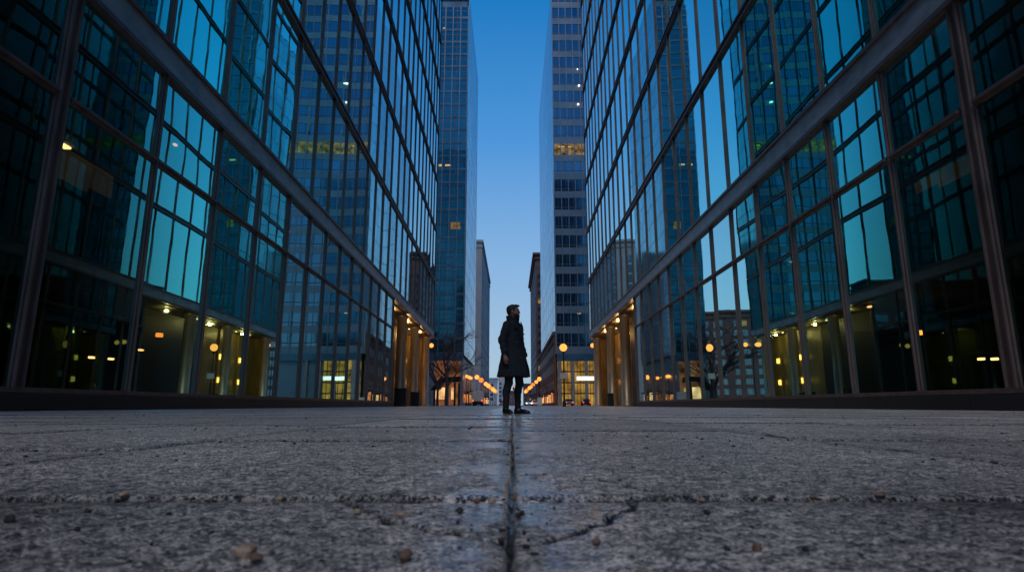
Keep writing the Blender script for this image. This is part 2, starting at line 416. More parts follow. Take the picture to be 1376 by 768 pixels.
    jt = np.clip(np.maximum(1 - edge / (jw * 1.1), np.clip(1 - dcr / (cw * 1.2), 0, 1)) * 1.8, 0, 1)
    jt = np.maximum(jt, .34 * np.clip(1 - edge / .07, 0, 1)); jt = np.maximum(jt, .30 * np.clip(1 - np.abs(Y - 1.03) / .16, 0, 1) * np.clip((np.abs(X) - .1) / .3, 0, 1))  # also paints a shade band beside the first cross joint, away from the middle
    jt *= np.clip(14 / np.maximum(Y, 1), .25, 1)
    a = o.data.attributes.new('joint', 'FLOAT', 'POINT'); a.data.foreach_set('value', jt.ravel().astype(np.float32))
    a = o.data.attributes.new('wet', 'FLOAT', 'POINT'); a.data.foreach_set('value', wetv.ravel().astype(np.float32))
    a = o.data.attributes.new('tone', 'FLOAT', 'POINT'); a.data.foreach_set('value', ((1 + off * .35) * np.where(Y < 1.0, np.clip(1.0 - (np.abs(X) - .15) * .9, .45, 1), 1)).ravel().astype(np.float32))  # front slabs also painted darker outward, shading the near corners
    tag(o, kind='structure')
    return o
paving()

M['asphalt'] = principled('asphalt', (0.05, 0.05, 0.054), 0.65, 0, 0.3, 3, .4, 60)
M['ground'] = principled('far_ground', (0.08, 0.08, 0.08), 0.9, 0, 0.2, .1)
tag(MB().box(-1500, 1500, -1500, 3500, -1, -.30).build('ground', M['ground']), kind='structure')
tag(MB().box(-400, 400, 122.01, 154, -.28, -.05).build('cross_street', M['asphalt']), kind='structure')
tag(MB().box(-8.5, 8.5, 154.01, 900, -.28, -.05).build('road', M['asphalt']), kind='structure')
M['concrete'] = principled('concrete', (0.24, 0.23, 0.23), 0.8, 0, 0.2, 1, .3, 30)
M['paint'] = principled('road_paint', (0.7, 0.7, 0.68), 0.6, 0, 0.15, 4)
for s in (-1, 1):
    tag(MB().box(s * 8.51, s * 60, 154.01, 900, -.28, .08).build('pavement', M['concrete']), kind='structure')
    tag(MB().box(s * 16.01, s * 120, -18, 122, -.28, -.02).build('side_ground', M['concrete']), kind='structure')
tag(MB().box(-120, 120, -120, -18.01, -.28, -.02).build('back_ground', M['concrete']), kind='structure')
mk = MB()
for y in range(158, 600, 8): mk.box(-.08, .08, y, y + 4, -.046, -.042)
for k in range(-6, 7): mk.box(k * 1.2 - .3, k * 1.2 + .3, 148, 151.5, -.046, -.042)
tag(mk.build('road_markings', M['paint']), kind='structure')

# ------------------------------------------------------------------ the two glass buildings
YL = [-18.5, -14.6, -10.7, -6.8, -3.0, 1.0, 4.9, 8.0, 11.2, 15.2, 19.95, 24.4, 28.8, 33.0, 36.8, 40.4, 44.2, 47.9, 51.7, 55.3, 59.0, 62.9, 67.1]
YL += [67.1 + 4.0 * k for k in range(1, 11)]
YR = [15.86 + 3.877 * k for k in range(-9, 14)]
YR += [YR[-1] + (108.6 - YR[-1]) / 11 * k for k in range(1, 12)]
IDX_END = 22
BANDS = [13.30 + 9.68 * k for k in range(0, 9)]     # centres of the heavy floor bands above the fascia
BANDS = [12.70] + [22.5 + 9.68 * k for k in range(0, 8)]
TOP = BANDS[-1]

def office(s, a, yaw, ys, label, seed):
    rnd = random.Random(seed)
    root = empty('glass_office_building', (s * a, 0, 0), yaw, label, 'building')
    y0, ye, y1 = ys[0], ys[IDX_END], ys[-1]
    def bx(mb, d0, d1, ya, yb, z0, z1): mb.box(-s * -d0, -s * -d1, ya, yb, z0, z1) if False else mb.box(s * d0, s * d1, ya, yb, z0, z1)
    # depth coordinate: negative = out towards the street, positive = inside
    pl = MB()
    yy = y0
    while yy < ye - .1:
        yn = min(yy + 7.3, ye); bx(pl, -.16, .4, yy + .006, yn - .006, -.05, .44); yy = yn
    pl.build('plinth', M['granite'], root, .012)
    sill = MB(); bx(sill, -.10, .1, y0, ye, .442, .60); bx(sill, -.16, -.06, y0, ye, .47, .515); sill.build('sill', M['bronze'], root)
    # mullions
    for i, y in enumerate(ys):
        m = MB()
        z0 = .60 if i <= IDX_END else 13.3
        wd = .095
        if i <= IDX_END:
            for (za, zb) in ((.60, 11.99),):
                bx(m, -.05, .12, y - wd, y + wd, za, zb); bx(m, -.12, -.05, y - .032, y + .032, za, zb)
            if i == 9:
                bx(m, -.05, .12, y + .20, y + .40, .60, 11.99); bx(m, -.12, -.05, y + .265, y + .335, .60, 11.99)
                bx(m, -.05, .12, y + wd, y + .2, .60, 11.99)
        for k in range(len(BANDS) - 1):
            za, zb = BANDS[k] + (.66 if k == 0 else .30), BANDS[k + 1] - .30
            bx(m, -.035, .12, y - .055, y + .055, za, zb); bx(m, -.11, -.04, y - .03, y + .03, za, zb)
        m.build('mullion', M['bronze'], root)
    # transom between the two lower rows of panes
    for i in range(IDX_END):
        t = MB(); ya, yb = ys[i] + .132, ys[i + 1] - .132
        if i == 9: ya += .33
        bx(t, -.07, .1, ya, yb, 8.56, 8.80); bx(t, -.17, -.07, ya, yb, 8.64, 8.72); t.build('transom', M['bronze'], root)
    # fascia: recessed plate between double ridges
    f = MB()
    yy = y0
    while yy < y1 - .1:
        yn = min(yy + 7.9, y1); bx(f, -.10, .5, yy + .008, yn - .008, 12.22, 13.12); yy = yn
    f.build('fascia', M['fascia'], root)
    fr = MB()
    for z in (12.0, 13.13):
        bx(fr, -.20, .5, y0, y1, z, z + .07); bx(fr, -.14, .48, y0, y1, z + .07, z + .218)
    fr.build('fascia_trim', M['bronze'], root)
    for z in BANDS[1:]:
        b = MB(); bx(b, -.07, .4, y0, y1, z - .295, z + .295); bx(b, -.17, -.07, y0, y1, z - .29, z - .19); bx(b, -.17, -.07, y0, y1, z + .19, z + .29)
        b.build('floor_band', M['bronze'], root)
    # panes
    panes = []
    for i in range(len(ys) - 1):
        if i < IDX_END:
            panes.append((ys[i] + .1, ys[i + 1] - .1, .58, 8.62, True)); panes.append((ys[i] + .1, ys[i + 1] - .1, 8.74, 12.02, True))
        for k in range(len(BANDS) - 1):
            panes.append((ys[i] + .08, ys[i + 1] - .08, BANDS[k] + (.62 if k == 0 else .27), BANDS[k + 1] - .27, False))
    def key(p):
        y = p[0]
        return (0 if p[1] > 11 else 500) + abs(y) + p[2] * 1.1
    panes.sort(key=key)
    rest = MB()
    for n, (ya, yb, za, zb, low) in enumerate(panes):
        t1, t2 = rnd.gauss(0, .0028), rnd.gauss(0, .0018)
        bw = rnd.uniform(-.004, .007)
        h, wdt = zb - za, yb - ya
        vs = []; q = 5
        for jz in range(q):
            for jy in range(q):
                u, v = jy / (q - 1) - .5, jz / (q - 1) - .5
                vs.append((s * (.02 + t1 * wdt * u + t2 * h * v + bw * (1 - 4 * u * u) * (1 - 4 * v * v)), ya + (u + .5) * wdt, za + (v + .5) * h))
        fs = [(j * q + i_, j * q + i_ + 1, (j + 1) * q + i_ + 1, (j + 1) * q + i_) for j in range(q - 1) for i_ in range(q - 1)]
        if n < 100:
            p = MB(); p.add(vs, fs, True); p.build('window_pane', M['glasslow'] if low else M['glass'], root)
        else: rest.add(vs, fs, True)
    r_ = rest.build('window_panes', M['glass'], root); r_['kind'] = 'stuff'
    # inside: slabs, core, office partitions
    sb = MB()
    for z in [4.6, 8.6] + [b for b in BANDS] + [b + 4.84 for b in BANDS[1:-1]] + [17.4]:
        bx(sb, .5, 8.0, y0 + .2, (ye if z < 12 else y1) - .2, z - .16, z + .16)
    sb.build('floor_slab', M['slab'], root)
    c = MB(); bx(c, 8.0, 30, y0 + .1, y1 - .3, 0, TOP); c.build('core_wall', M['dark'], root)
    pt = MB()
    for i in range(0, len(ys) - 1, 2):
        if i < IDX_END: bx(pt, 3.2, 7.9, ys[i] - .06, ys[i] + .06, 0, 12)
        bx(pt, 3.2, 7.9, ys[i] - .06, ys[i] + .06, 13, TOP)
    pt.build('partition', M['dark'], root)
    rf = MB(); bx(rf, -.1, 30, y0, y1, TOP + .3, TOP + 1.2); rf.build('roof', M['fascia'], root)
    ew = MB(); bx(ew, .3, 30, y1 - .02, y1 + .2, 12.0, TOP + .29); ew.build('end_wall', M['endglass'], root)
    ew = MB(); bx(ew, .3, 30, y0 - .2, y0 + .02, 0, TOP + .29); ew.build('back_end_wall', M['endglass'], root)
    # arcade: soffit, gold wall, round columns
    sf = MB(); bx(sf, .5, 8.0, ye + .15, y1 - .02, 11.9, 12.1); sf.build('soffit', M['soffit'], root)
    ret = MB(); bx(ret, .1, 8.0, ye, ye + .14, 0, 11.99); ret.build('return_wall', M['granite'], root)
    dw = MB(); bx(dw, 3.6, 7.98, ye + .15, ye + 21.9, 0, 11.88); dw.build('shaded_wall', M['granite'], root)  # dark stone puts shade into the colour of this arcade stretch
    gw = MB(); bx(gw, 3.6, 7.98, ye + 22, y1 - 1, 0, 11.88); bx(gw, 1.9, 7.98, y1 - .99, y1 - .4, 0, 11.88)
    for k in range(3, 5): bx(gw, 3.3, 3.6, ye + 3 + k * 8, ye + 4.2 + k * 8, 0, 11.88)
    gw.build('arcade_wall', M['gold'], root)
    for k, y in enumerate((ye + 12.5, ye + 24.5, y1 - 2.0)):
        cl = MB(); cl.lathe([(.80, 0), (.80, .35), (.68, .4), (.66, 11.5), (.80, 11.6), (.80, 11.9)], s * 1.05, y, 28); cl.build('column', M['column'], root)
    for k in range(3, 8):
        y = ye + 3 + k * 4.6
        dl = MB(); dl.lathe([(.14, 11.84), (.14, 11.895)], s * 2.2, y, 14); dl.build('downlight', M['lampwarm'], root)
    for k in range(1, 4):
        y = ye + (0, 7, 18.5, 31)[k]
        for (z, en) in ((11.5, 420),):
            ld = bpy.data.lights.new('arcade_light', 'POINT'); ld.energy = en * (.25 if k == 1 else .55); ld.color = (1.0, .56, .18); ld.shadow_soft_size = .16
            lo = bpy.data.objects.new('arcade_light', ld); lo.location = (s * 1.3, y, z); lo.parent = root; COL.objects.link(lo)
    # wall sconces in the arcade
    for k in range(3, 5):
        for z in (3.6, 7.2):
            wl = MB(); wl.box(s * 3.1, s * 3.29, ye + 3.3 + k * 8, ye + 3.9 + k * 8, z, z + .8); wl.build('wall_lamp', M['lamporange'], root)
    return root
M['endglass'] = gridglass('end_glass', (.35, .7, .8), (.02, .03, .04), (.1, .11, .12), 3.9, 4.84, axis='X')
BL = office(-1, 12.4, .0166, YL, 'glass office block on the left with bronze mullions, facing its twin across the plaza', 1)
BR = office(1, 13.2, -.009, YR, 'glass office block on the right with bronze mullions, facing its twin across the plaza', 2)

# interior lights seen through the near panes
def ceiling_lamp(root, s, px, py, depth, wx, wy, wz, mat, name='ceiling_lamp'):
    a = 12.4 if s < 0 else 13.2
    r, e = ray(px, py); k = .0166 if s < 0 else .009
    Y = (a + depth) / (abs(r) - k); 
    MB().box(s * (depth - wx), s * (depth + wx), Y - wy, Y + wy, CAMH + e * Y - wz, CAMH + e * Y + wz).build(name, mat, root)
for s, root, pts in ((-1, BL, [(87, 197, 1), (118, 206, 1), (9, 118, 0), (236, 195, 0), (150, 482, 0), (124, 480, 0), (190, 470, 0)]),
                     (1, BR, [(1263, 201, 1), (1297, 190, 1), (1318, 482, 0), (1336, 482, 0), (1062, 352, 0), (1168, 412, 0)])):
    for px, py, big in pts:
        ceiling_lamp(root, s, px, py, 1.9, (.12 if big else .06), (.16 if big else .09), .035, M['lampwarm'])
    a = 12.4 if s < 0 else 13.2
    p = (110, 225) if s < 0 else (1270, 220)
    r, e = ray(*p); Y = (a + 2.0) / (abs(r) - (.0166 if s < 0 else .009)); z = CAMH + e * Y
    MB().box(s * 2.0, s * 2.1, Y - 1.0, Y + .5, z - .7, z + .9).build('glowing_partition', M['roomwall'], root)
    MB().box(s * 2.0, s * 2.1, Y + .6, Y + 1.7, z - .5, z + .9).build('glowing_partition', M['roomwall'], root)
    for px, py in ([(215, 450)] if s < 0 else [(1233, 447)]):
        ceiling_lamp(root, s, px, py, 3.0, .1, .12, .09, M['lamporange'], 'wall_lamp')

# ------------------------------------------------------------------ far towers
def facade_tower(name, label, cat, x0, x1, y0, y1, H, fh, glassm, spanm, winm, sidem, sign, z_start=0.0, wz=.62, nm=5, lit=(), dotrows=(), curved=False):
    """x0 is the street-side edge, x1 the far edge; the front looks down the street to the camera"""
    xa, xb = min(x0, x1), max(x0, x1)
    root = empty(name, ((xa + xb) / 2, y0, 0), 0, label, cat)
    cx = (xa + xb) / 2
    body = MB().box(xa - cx + .3, xb - cx - .3, .4, y1 - y0, 0, H).build('wall', spanm, root)
    side = MB(); xs = (x0 - cx)
    side.box(xs, xs - sign * .28, .35, y1 - y0 + .05, z_start, H + .4); side.build('side_glazing', sidem, root)
    nfl = int((H - z_start) / fh)
    for k in range(nfl):
        z0 = z_start + k * fh
        sp_ = MB(); sp_.box(xa - cx, xb - cx, -.02, .35, z0, z0 + fh * (1 - wz)); sp_.build('spandrel', spanm, root)
        wn = MB(); wn.box(xa - cx + .05, xb - cx - .05, .10, .3, z0 + fh * (1 - wz), z0 + fh)
        wo_ = wn.build('window', lit[k] if isinstance(lit, dict) and k in lit else winm, root)
    mu = MB(); n = nm
    for i in range(n + 1):
        x = xa - cx + (xb - xa) * i / n
        mu.box(x - .12, x + .12, -.10, .09, z_start, z_start + nfl * fh)
    mu.build('mullion', M['towermull'], root)
    pr = MB(); pr.box(xa - cx - .05, xb - cx + .05, -.1, y1 - y0, H + .01, H + 1.2); pr.build('parapet', spanm, root)
    return root, cx
M['towermull'] = principled('tower_mullion', (.16, .19, .22), .4, .5)
M['tspan'] = principled('tower_spandrel', (.15, .20, .25), .3, .3, .1, .2)
M['tspan2'] = principled('tower_spandrel_blue', (.06, .13, .19), .3, .3, .3, .2)
M['twin'] = gridglass('tower_window', (.16, .30, .42), (.01, .015, .025), (.04, .05, .06), 2.3, 5.8, axis='X', refl=.75, rough=.08)
M['twin2'] = gridglass('tower_window_teal', (.09, .27, .33), (.01, .03, .04), (.05, .08, .1), 3.2, 3.9, axis='X', refl=.8, rough=.06)
M['tside'] = gridglass('tower_side', (.80, .90, .97), (.35, .48, .58), (.25, .3, .35), 2.6, 5.8, axis='Y', refl=.75, rough=.1)  # pale diffuse base paints in the sky brightness mirrored by the sides
M['litfloor'] = emit('lit_floor', (1.0, .66, .30), .15, .95, .7)
M['lobby'] = emit('lobby_glow', (1.0, .55, .10), .30, .85, .30)
M['signwhite'] = emit('sign_white', (.95, 1.0, .9), 1.3)
M['lobbydim'] = emit('shopfront_glow', (1.0, .36, .14), .16, .9, .35)
M['shopglow'] = emit('shop_glow', (1.0, .55, .22), .9, .6, .5)

RT, cx = facade_tower('office_tower', 'tall blue glass tower with pale floor bands and one lit floor, behind the street lamp', 'building',
                  12.75, 36.0, 170, 255, 131, 5.82, None, M['tspan'], M['twin'], M['tside'], 1, z_start=14.5, wz=.64, nm=11, lit={10: M['litfloor']})
# lobby of the right tower
MB().box(12.9 - cx, 24 - cx, .2, .36, .1, 12.4).build('lobby_glazing', M['lobby'], RT)
MB().box(12.75 - cx, 36 - cx, -.3, .34, 12.45, 14.48).build('lobby_lintel', M['tspan2'], RT)
for x in (13.4, 17.2, 21.0, 24.8, 28.6):
    MB().box(x - cx - .45, x - cx + .45, -.6, .15, 0, 12.4).build('lobby_pillar', M['concrete'], RT)
lm = MB()
for i in range(13): lm.box(13 - cx + i * .9, 13.1 - cx + i * .9, -.05, .19, .1, 12.4)
for z in (3.2, 6.2, 9.3): lm.box(12.9 - cx, 24 - cx, -.08, .18, z, z + .35)
lm.build('lobby_mullion', M['darkmetal'], RT)
MB().box(18.2 - cx, 23.6 - cx, -.75, -.62, 7.0, 8.1).build('sign_panel', M['signwhite'], RT)
for px, py in ((776, 93), (778, 115), (777, 140)):
    p = atY(px, py, 169.6); 
    q = MB(); q.sphere((p.x - cx, -.35, p.z), .32 if py != 93 else .2); q.build('facade_lamp', M['lampwhite'], RT)
rl = random.Random(9)
for _ in range(3):
    x = rl.uniform(14, 21); q = MB(); q.box(x - cx, x - cx + rl.uniform(.5, 1.3), -.03, .04, 14.5 + 5.82 * 10 + 4.6, 14.5 + 5.82 * 10 + 4.95); q.build('office_light', M['officelight'], RT)
for px, py in ((778, 421),):
    p = atY(px, py, 170); q = MB(); q.box(p.x - cx - .5, p.x - cx + .5, -.03, .05, p.z - .12, p.z + .12); q.build('office_light', M['officelight'], RT)

LT, cx = facade_tower('corner_tower', 'slender teal glass tower with a faceted front, behind the bare tree', 'building',
                  -12.7, -21.5, 155, 200, 117, 3.9, None, M['tspan2'], M['twin2'], M['tside'], -1, z_start=13, wz=.82, nm=4)
M['litdim'] = emit('lit_dim', (1.0, .6, .26), .22, .8, .5)
for px, py, w_, h_ in ((597, 38, .3, .3), (592, 222, .5, .5), (602, 222, .8, .4), (612, 303, 1.3, 1.6)):
    p = atY(px, py, 155); q = MB(); q.box(p.x - cx - w_, p.x - cx + w_, -.03, .06, p.z - h_ * .6, p.z + h_ * .6); q.build('office_light', M['officelight'] if h_ < .8 and w_ < 1.3 else M['litdim'], LT)
MB().box(-21.4 - cx, -12.8 - cx, .1, .34, .1, 11.4).build('shopfront', M['lobbydim'], LT)
MB().box(-21.5 - cx, -12.7 - cx, -.1, .33, 11.45, 12.98).build('shopfront_lintel', M['tspan2'], LT)
for x0_, x1_ in ((-19.6, -17.2), (-15.6, -14.8)):
    MB().box(x0_ - cx, x1_ - cx, -.05, .08, 1.6, 4.6).build('shop_window', M['shopglow'], LT)
for x in (-21.2, -20.4, -16.5, -13.0):
    MB().box(x - cx - .35, x - cx + .35, -.5, .09, 0, 11.4).build('pillar', M['concrete'], LT)

# brick podium beside the right tower
M['brick'] = brickmat('red_brick', (.24, .09, .07), (.16, .06, .05), (.2, .17, .15))
M['brick2'] = brickmat('brown_brick', (.20, .09, .075), (.12, .06, .055), (.16, .14, .13), 1.2, .5)
M['pale'] = principled('pale_stone', (.42, .42, .44), .7, 0, .15, .15)
M['winlow'] = gridglass('small_window', (.3, .4, .5), (.015, .02, .03), (.1, .1, .1), 1.2, 2.2, axis='X', refl=.5, rough=.1)

def masonry(name, label, x0, x1, y0, y1, H, wallm, fh, wd, wh, cornice=1.0, side_too=True, lits=()):
    xa, xb = min(x0, x1), max(x0, x1); cx = (xa + xb) / 2
    root = empty(name, (cx, y0, 0), 0, label, 'building')
    MB().box(xa - cx, xb - cx, 0, y1 - y0, 0, H).build('wall', wallm, root)
    if cornice:
        c = MB(); e = cornice
        c.box(xa - cx - e * .5, xb - cx + e * .5, -e * .5, y1 - y0, H - 2.2, H - 1.4); c.box(xa - cx - e, xb - cx + e, -e, y1 - y0, H + .01, H + 1.1)
        c.build('cornice', wallm, root)
    n = 0
    z = 4.5
    rr = random.Random(int(abs(x0) * 10 + y0))
    inner = x0
    sgn = 1 if x0 < x1 else -1
    while z + wh < H - 2.5:
        x = xa - cx + 1.0
        while x + wd < xb - cx - .8 and n < 90:
            q = MB(); q.box(x, x + wd, -.06, .05, z, z + wh)
            q.build('window', M['litdim'] if rr.random() < .05 else M['winlow'], root); x += wd * 1.9; n += 1
        z += fh
    if side_too:
        sw = MB(); z = 4.5
        while z + wh < H - 2.5:
            y = 2.0
            while y + wd < y1 - y0 - 1:
                sw.box(inner - cx - sgn * .05, inner - cx + sgn * .05, y, y + wd * 1.2, z, z + wh); y += wd * 2.6
            z += fh
        o = sw.build('side_windows', M['winlow'], root); o['kind'] = 'stuff'
    return root
PD = masonry('brick_podium', 'low red brick block with shop windows, along the street below the right tower', 12.1, 12.74, 172, 262, 20, M['brick'], 5.0, 2.2, 2.6, .3)
BB = masonry('brick_building', 'narrow red brick high-rise with a projecting cornice, right of the man', 12.7, 32, 310, 403, 79, M['brick2'], 4.4, 1.6, 2.4, 1.6)
CB = masonry('concrete_building', 'pale grey concrete high-rise with narrow dark front, left of the man', -12.7, -36, 245, 334, 68, M['pale'], 4.2, 2.8, 3.2, 0.5)
rs2 = random.Random(21)
M['shopglow2'] = emit('shop_glow_red', (1.0, .30, .10), .7, .8, .6)
def shops(root, x, y0, y1, sgn, z0=.9):
    y = y0
    while y < y1 - 5:
        wd_ = rs2.uniform(3, 6); h = rs2.uniform(1.8, 3.0)
        MB().box(x - sgn * .12, x + sgn * .05, y, y + wd_, z0, z0 + h).build('shop_window', M[rs2.choice(['shopglow', 'shopglow2', 'lobbydim'])], root)
        MB().box(x - sgn * .9, x - sgn * .02, y - .3, y + wd_ + .3, z0 + h + .15, z0 + h + .45).build('awning', M['black'], root)
        y += wd_ + rs2.uniform(1.5, 5)
shops(PD, 12.1 - 12.42, 2, 88, 1); shops(CB, -12.7 + 24.35, 2, 88, -1); shops(BB, 12.7 - 22.35, 2, 90, 1); shops(LT, -12.7 + 17.1 + .28, 2, 44, -1)
rr = random.Random(12)
farlab = ['far hazy grey block with flat roof at the street end', 'far brown block at the street end', 'far low pale block at the street end', 'far dark slab block at the street end']
for i, (xx, wd_, yy, hh, mt) in enumerate([(-22, 16, 560, 24, 'pale'), (-2, 20, 760, 17, 'brick2'), (19, 14, 620, 21, 'brick2'), (-10.5, 8, 640, 33, 'pale')]):
    masonry('distant_building', farlab[i], xx - wd_ / 2, xx + wd_ / 2, yy, yy + 30, hh, M[mt], 4.2, 2.4, 2.4, .6, False)

# side streets: blocks that only the facades mirror
def block(label, x0, x1, y0, y1, H, mt, fh=4.2): return masonry('side_street_building', label, x0, x1, y0, y1, H, M[mt], fh, 2.6, 2.6, .6, False)
block('long grey block deep in the side street behind the left tower, lower of two', -92, -36, 262, 276, 40, 'brick2')
block('long dark block deep in the side street behind the left tower, taller of two', -150, -94, 262, 276, 52, 'brick2')
block('long brown block deep in the side street behind the right tower, lower of two', 40, 96, 268, 282, 42, 'brick2')
block('long dark block deep in the side street behind the right tower, taller of two', 98, 150, 268, 282, 55, 'brick2')
block('low brick block in the side street behind the left building', -75, -48, 160, 190, 22, 'brick2')
block('low brick block in the side street behind the right building', 50, 80, 165, 195, 21, 'brick2')

# ------------------------------------------------------------------ street furniture
def street_lamp(x, y, h, label, gr, globes=1, r=.34, sign=None, dim=False):
    root = empty('street_lamp', (x, y, 0), 0, label, 'street lamp', gr)
    p = MB(); p.lathe([(.20, 0), (.20, .5), (.12, .62), (.085, 1.2), (.06, h - .3)], n=12); p.build('pole', M['darkmetal'], root)
    if globes == 1:
        MB().lathe([(.07, h - .3), (.16, h - .22), (.16, h - .12), (.09, h - .08)], n=12).build('collar', M['darkmetal'], root)
        MB().sphere((0, 0, h + r * .8), r).build('globe', M['street2' if dim else 'street'], root)
        MB().lathe([(r * .35, h + r * 1.75), (r * .2, h + r * 1.9), (.02, h + r * 2.1)], n=12).build('finial', M['darkmetal'], root)
    else:
        MB().tube((-.9, 0, h - .3), (.9, 0, h - .3), .05).tube((0, 0, h - .9), (-.7, 0, h - .3), .03).tube((0, 0, h - .9), (.7, 0, h - .3), .03).build('crossarm', M['darkmetal'], root)
        for sx in (-.9, .9):
            MB().sphere((sx, 0, h + r * .6), r).build('globe', M['street'], root)
    return root
p = atY(757, 467, 66)
sl_ = street_lamp(p.x, 66, p.z - .3, 'street lamp with a lit globe and white sign, before the golden lobby', 'street lamps', 1, .42)
MB().box(-.42, .42, -.16, -.10, 3.0, 3.6).build('street_sign', M['paint'], sl_)
# twin-globe lamps in the side street, seen mirrored in the panes
for sx, yy in ((-1, 113), (1, 113)):
    street_lamp(sx * 16.2, yy, 11.0, 'tall twin-globe lamp on the corner behind the %s building' % ('left' if sx < 0 else 'right'), 'twin-globe lamps on the corners', 2, .42)
    street_lamp(sx * 27, yy + 7, 9.0, 'twin-globe lamp farther up the %s side street' % ('left' if sx < 0 else 'right'), 'twin-globe lamps on the corners', 2, .4)
M['street2'] = emit('street_lamp_dim', (1.0, 0.25, 0.045), 1.3)
for k in range(8):
    Y = 172 + k * 29 + (3, -2, 4, 0, -5, 2, 6, 0)[k]
    street_lamp(-10.2, Y, 7.6, 'street lamp on the left kerb of the far street', 'lamps along the left kerb of the far street', 1, .66 + .06 * k + .1 * (k % 2), dim=k % 3 == 1)
    street_lamp(8.9, Y + 22, 8.0, 'street lamp on the right kerb of the far street', 'lamps along the right kerb of the far street', 1, .58 + .06 * k + .1 * ((k + 1) % 2), dim=k % 3 == 2)
for k in range(3):
    street_lamp(-12.0 + k * .2, 160 + k * 5, 7.3, 'street lamp standing close before the teal tower wall', 'lamps before the teal tower wall', 1, .45)

# bare tree
def bare_tree(x, y, h, label, seed, mat):
    rnd = random.Random(seed); root = empty('bare_tree', (x, y, 0), 0, label, 'tree')
    mb = MB(); tw = MB()
    def grow(p, d, ln, r, lev):
        tgt = mb if lev < 2 else tw
        q = p + d * ln; tgt.tube(p, q, r, r * .68, 6 if lev < 3 else 4, False)
        if lev >= 6: return
        for k in range(rnd.choice([2, 3, 3]) if lev else 5):
            nd = (d + Vector((rnd.gauss(0, .5), rnd.gauss(0, .5), rnd.gauss(.05, .32)))).normalized()
            grow(q if k < 2 else p + d * ln * rnd.uniform(.5, 1), nd, ln * rnd.uniform(.62, .82), r * .6, lev + 1)
    grow(Vector((0, 0, 0)), Vector((0, 0, 1)), h * .26, h * .018, 0)
    mb.build('trunk', mat, root); tw.build('crown', mat, root)
    return root
M['bark'] = principled('bark', (.17, .085, .07), .9, 0, .3, 3)
bare_tree(-13.9, 128, 23, 'bare reddish street tree in front of the teal tower', 4, M['bark'])
bare_tree(-16.5, 134, 19, 'smaller bare street tree close behind the first one', 5, M['bark'])
bare_tree(11.0, 205, 10, 'bare street tree beside the brick podium wall', 6, M['bark'])

# entrance canopy on the left corner
cn = empty('entrance_canopy', (-15.5, 145, 0), 0, 'dark canopy with a sloping end on square posts before the lit shopfront', 'canopy')
q = MB(); q.add([(-3.9, -2, 3.6), (-3.9, 2, 3.6), (-1.6, 2, 6.6), (-1.6, -2, 6.6), (3.2, -2, 6.9), (3.2, 2, 6.9), (3.2, -2, 5.7), (3.2, 2, 5.7), (-.9, -2, 5.4), (-.9, 2, 5.4), (-1.8, -2, 3.9), (-1.8, 2, 3.9)],
                [(0, 1, 2, 3), (3, 2, 5, 4), (4, 5, 7, 6), (6, 7, 9, 8), (8, 9, 11, 10), (10, 11, 1, 0), (0, 3, 8, 10), (3, 4, 6, 8), (1, 11, 9, 2), (2, 9, 7, 5)])
q.build('roof', M['black'], cn)
for x in (-2.9, 1.9, 2.9): MB().box(x - .22, x + .22, -1.6, -1.2, 0, 5.4 if x > 0 else 3.8).build('post', M['black'], cn)

# cabinets between the arcade columns
def cabinet(x, y, w_, h, label, gr):
    root = empty('planter_box', (x, y, 0), 0, label, 'planter', gr)
    MB().box(-w_, w_, -w_, w_, .06, h).build('box', M['black'], root, .03)
    MB().box(-w_ - .05, w_ + .05, -w_ - .05, w_ + .05, h + .002, h + .1).build('rim', M['darkmetal'], root)
    MB().box(-w_ + .1, w_ - .1, -w_ + .1, w_ - .1, 0, .058).build('foot', M['darkmetal'], root)
cabinet(-13.75, 75, .72, 2.1, 'tall black square planter beside the first column of the left arcade', 'black planters in the arcades')
cabinet(-13.8, 86.5, .6, 1.9, 'tall black square planter deeper in the left arcade', 'black planters in the arcades')
cabinet(13.8, 85, .42, 1.7, 'tall black square planter in the right arcade', 'black planters in the arcades')

# vehicles
M['vanwhite'] = principled('van_white', (.82, .78, .74), .35, 0, .08, 1)
M['cargrey'] = principled('car_grey', (.25, .26, .28), .3, .4, .1, 1)
M['carglass'] = principled('car_glass', (.02, .025, .03), .08, 0, .1, 1)
M['tyre'] = principled('tyre', (.02, .02, .02), .8)
M['tail'] = emit('tail_light', (1, .05, .02), 4.0)
M['head'] = emit('head_light', (1, .85, .6), 9.0)
def wheel(root, x, y, r=.34, w_=.22):
    t = MB().tube((x - w_ / 2, y, r), (x + w_ / 2, y, r), r, n=18).build('wheel', M['tyre'], root)
    MB().tube((x - w_ / 2 - .01, y, r), (x + w_ / 2 + .01, y, r), r * .55, n=14).build('rim', M['darkmetal'], t)
def prism(mb, prof, x0, x1):
    n = len(prof); vs = [(x0, y, z) for y, z in prof] + [(x1, y, z) for y, z in prof]
    mb.add(vs, [(k, (k + 1) % n, n + (k + 1) % n, n + k) for k in range(n)]); mb.add(vs, [tuple(range(n))[::-1], tuple(range(n, 2 * n))])
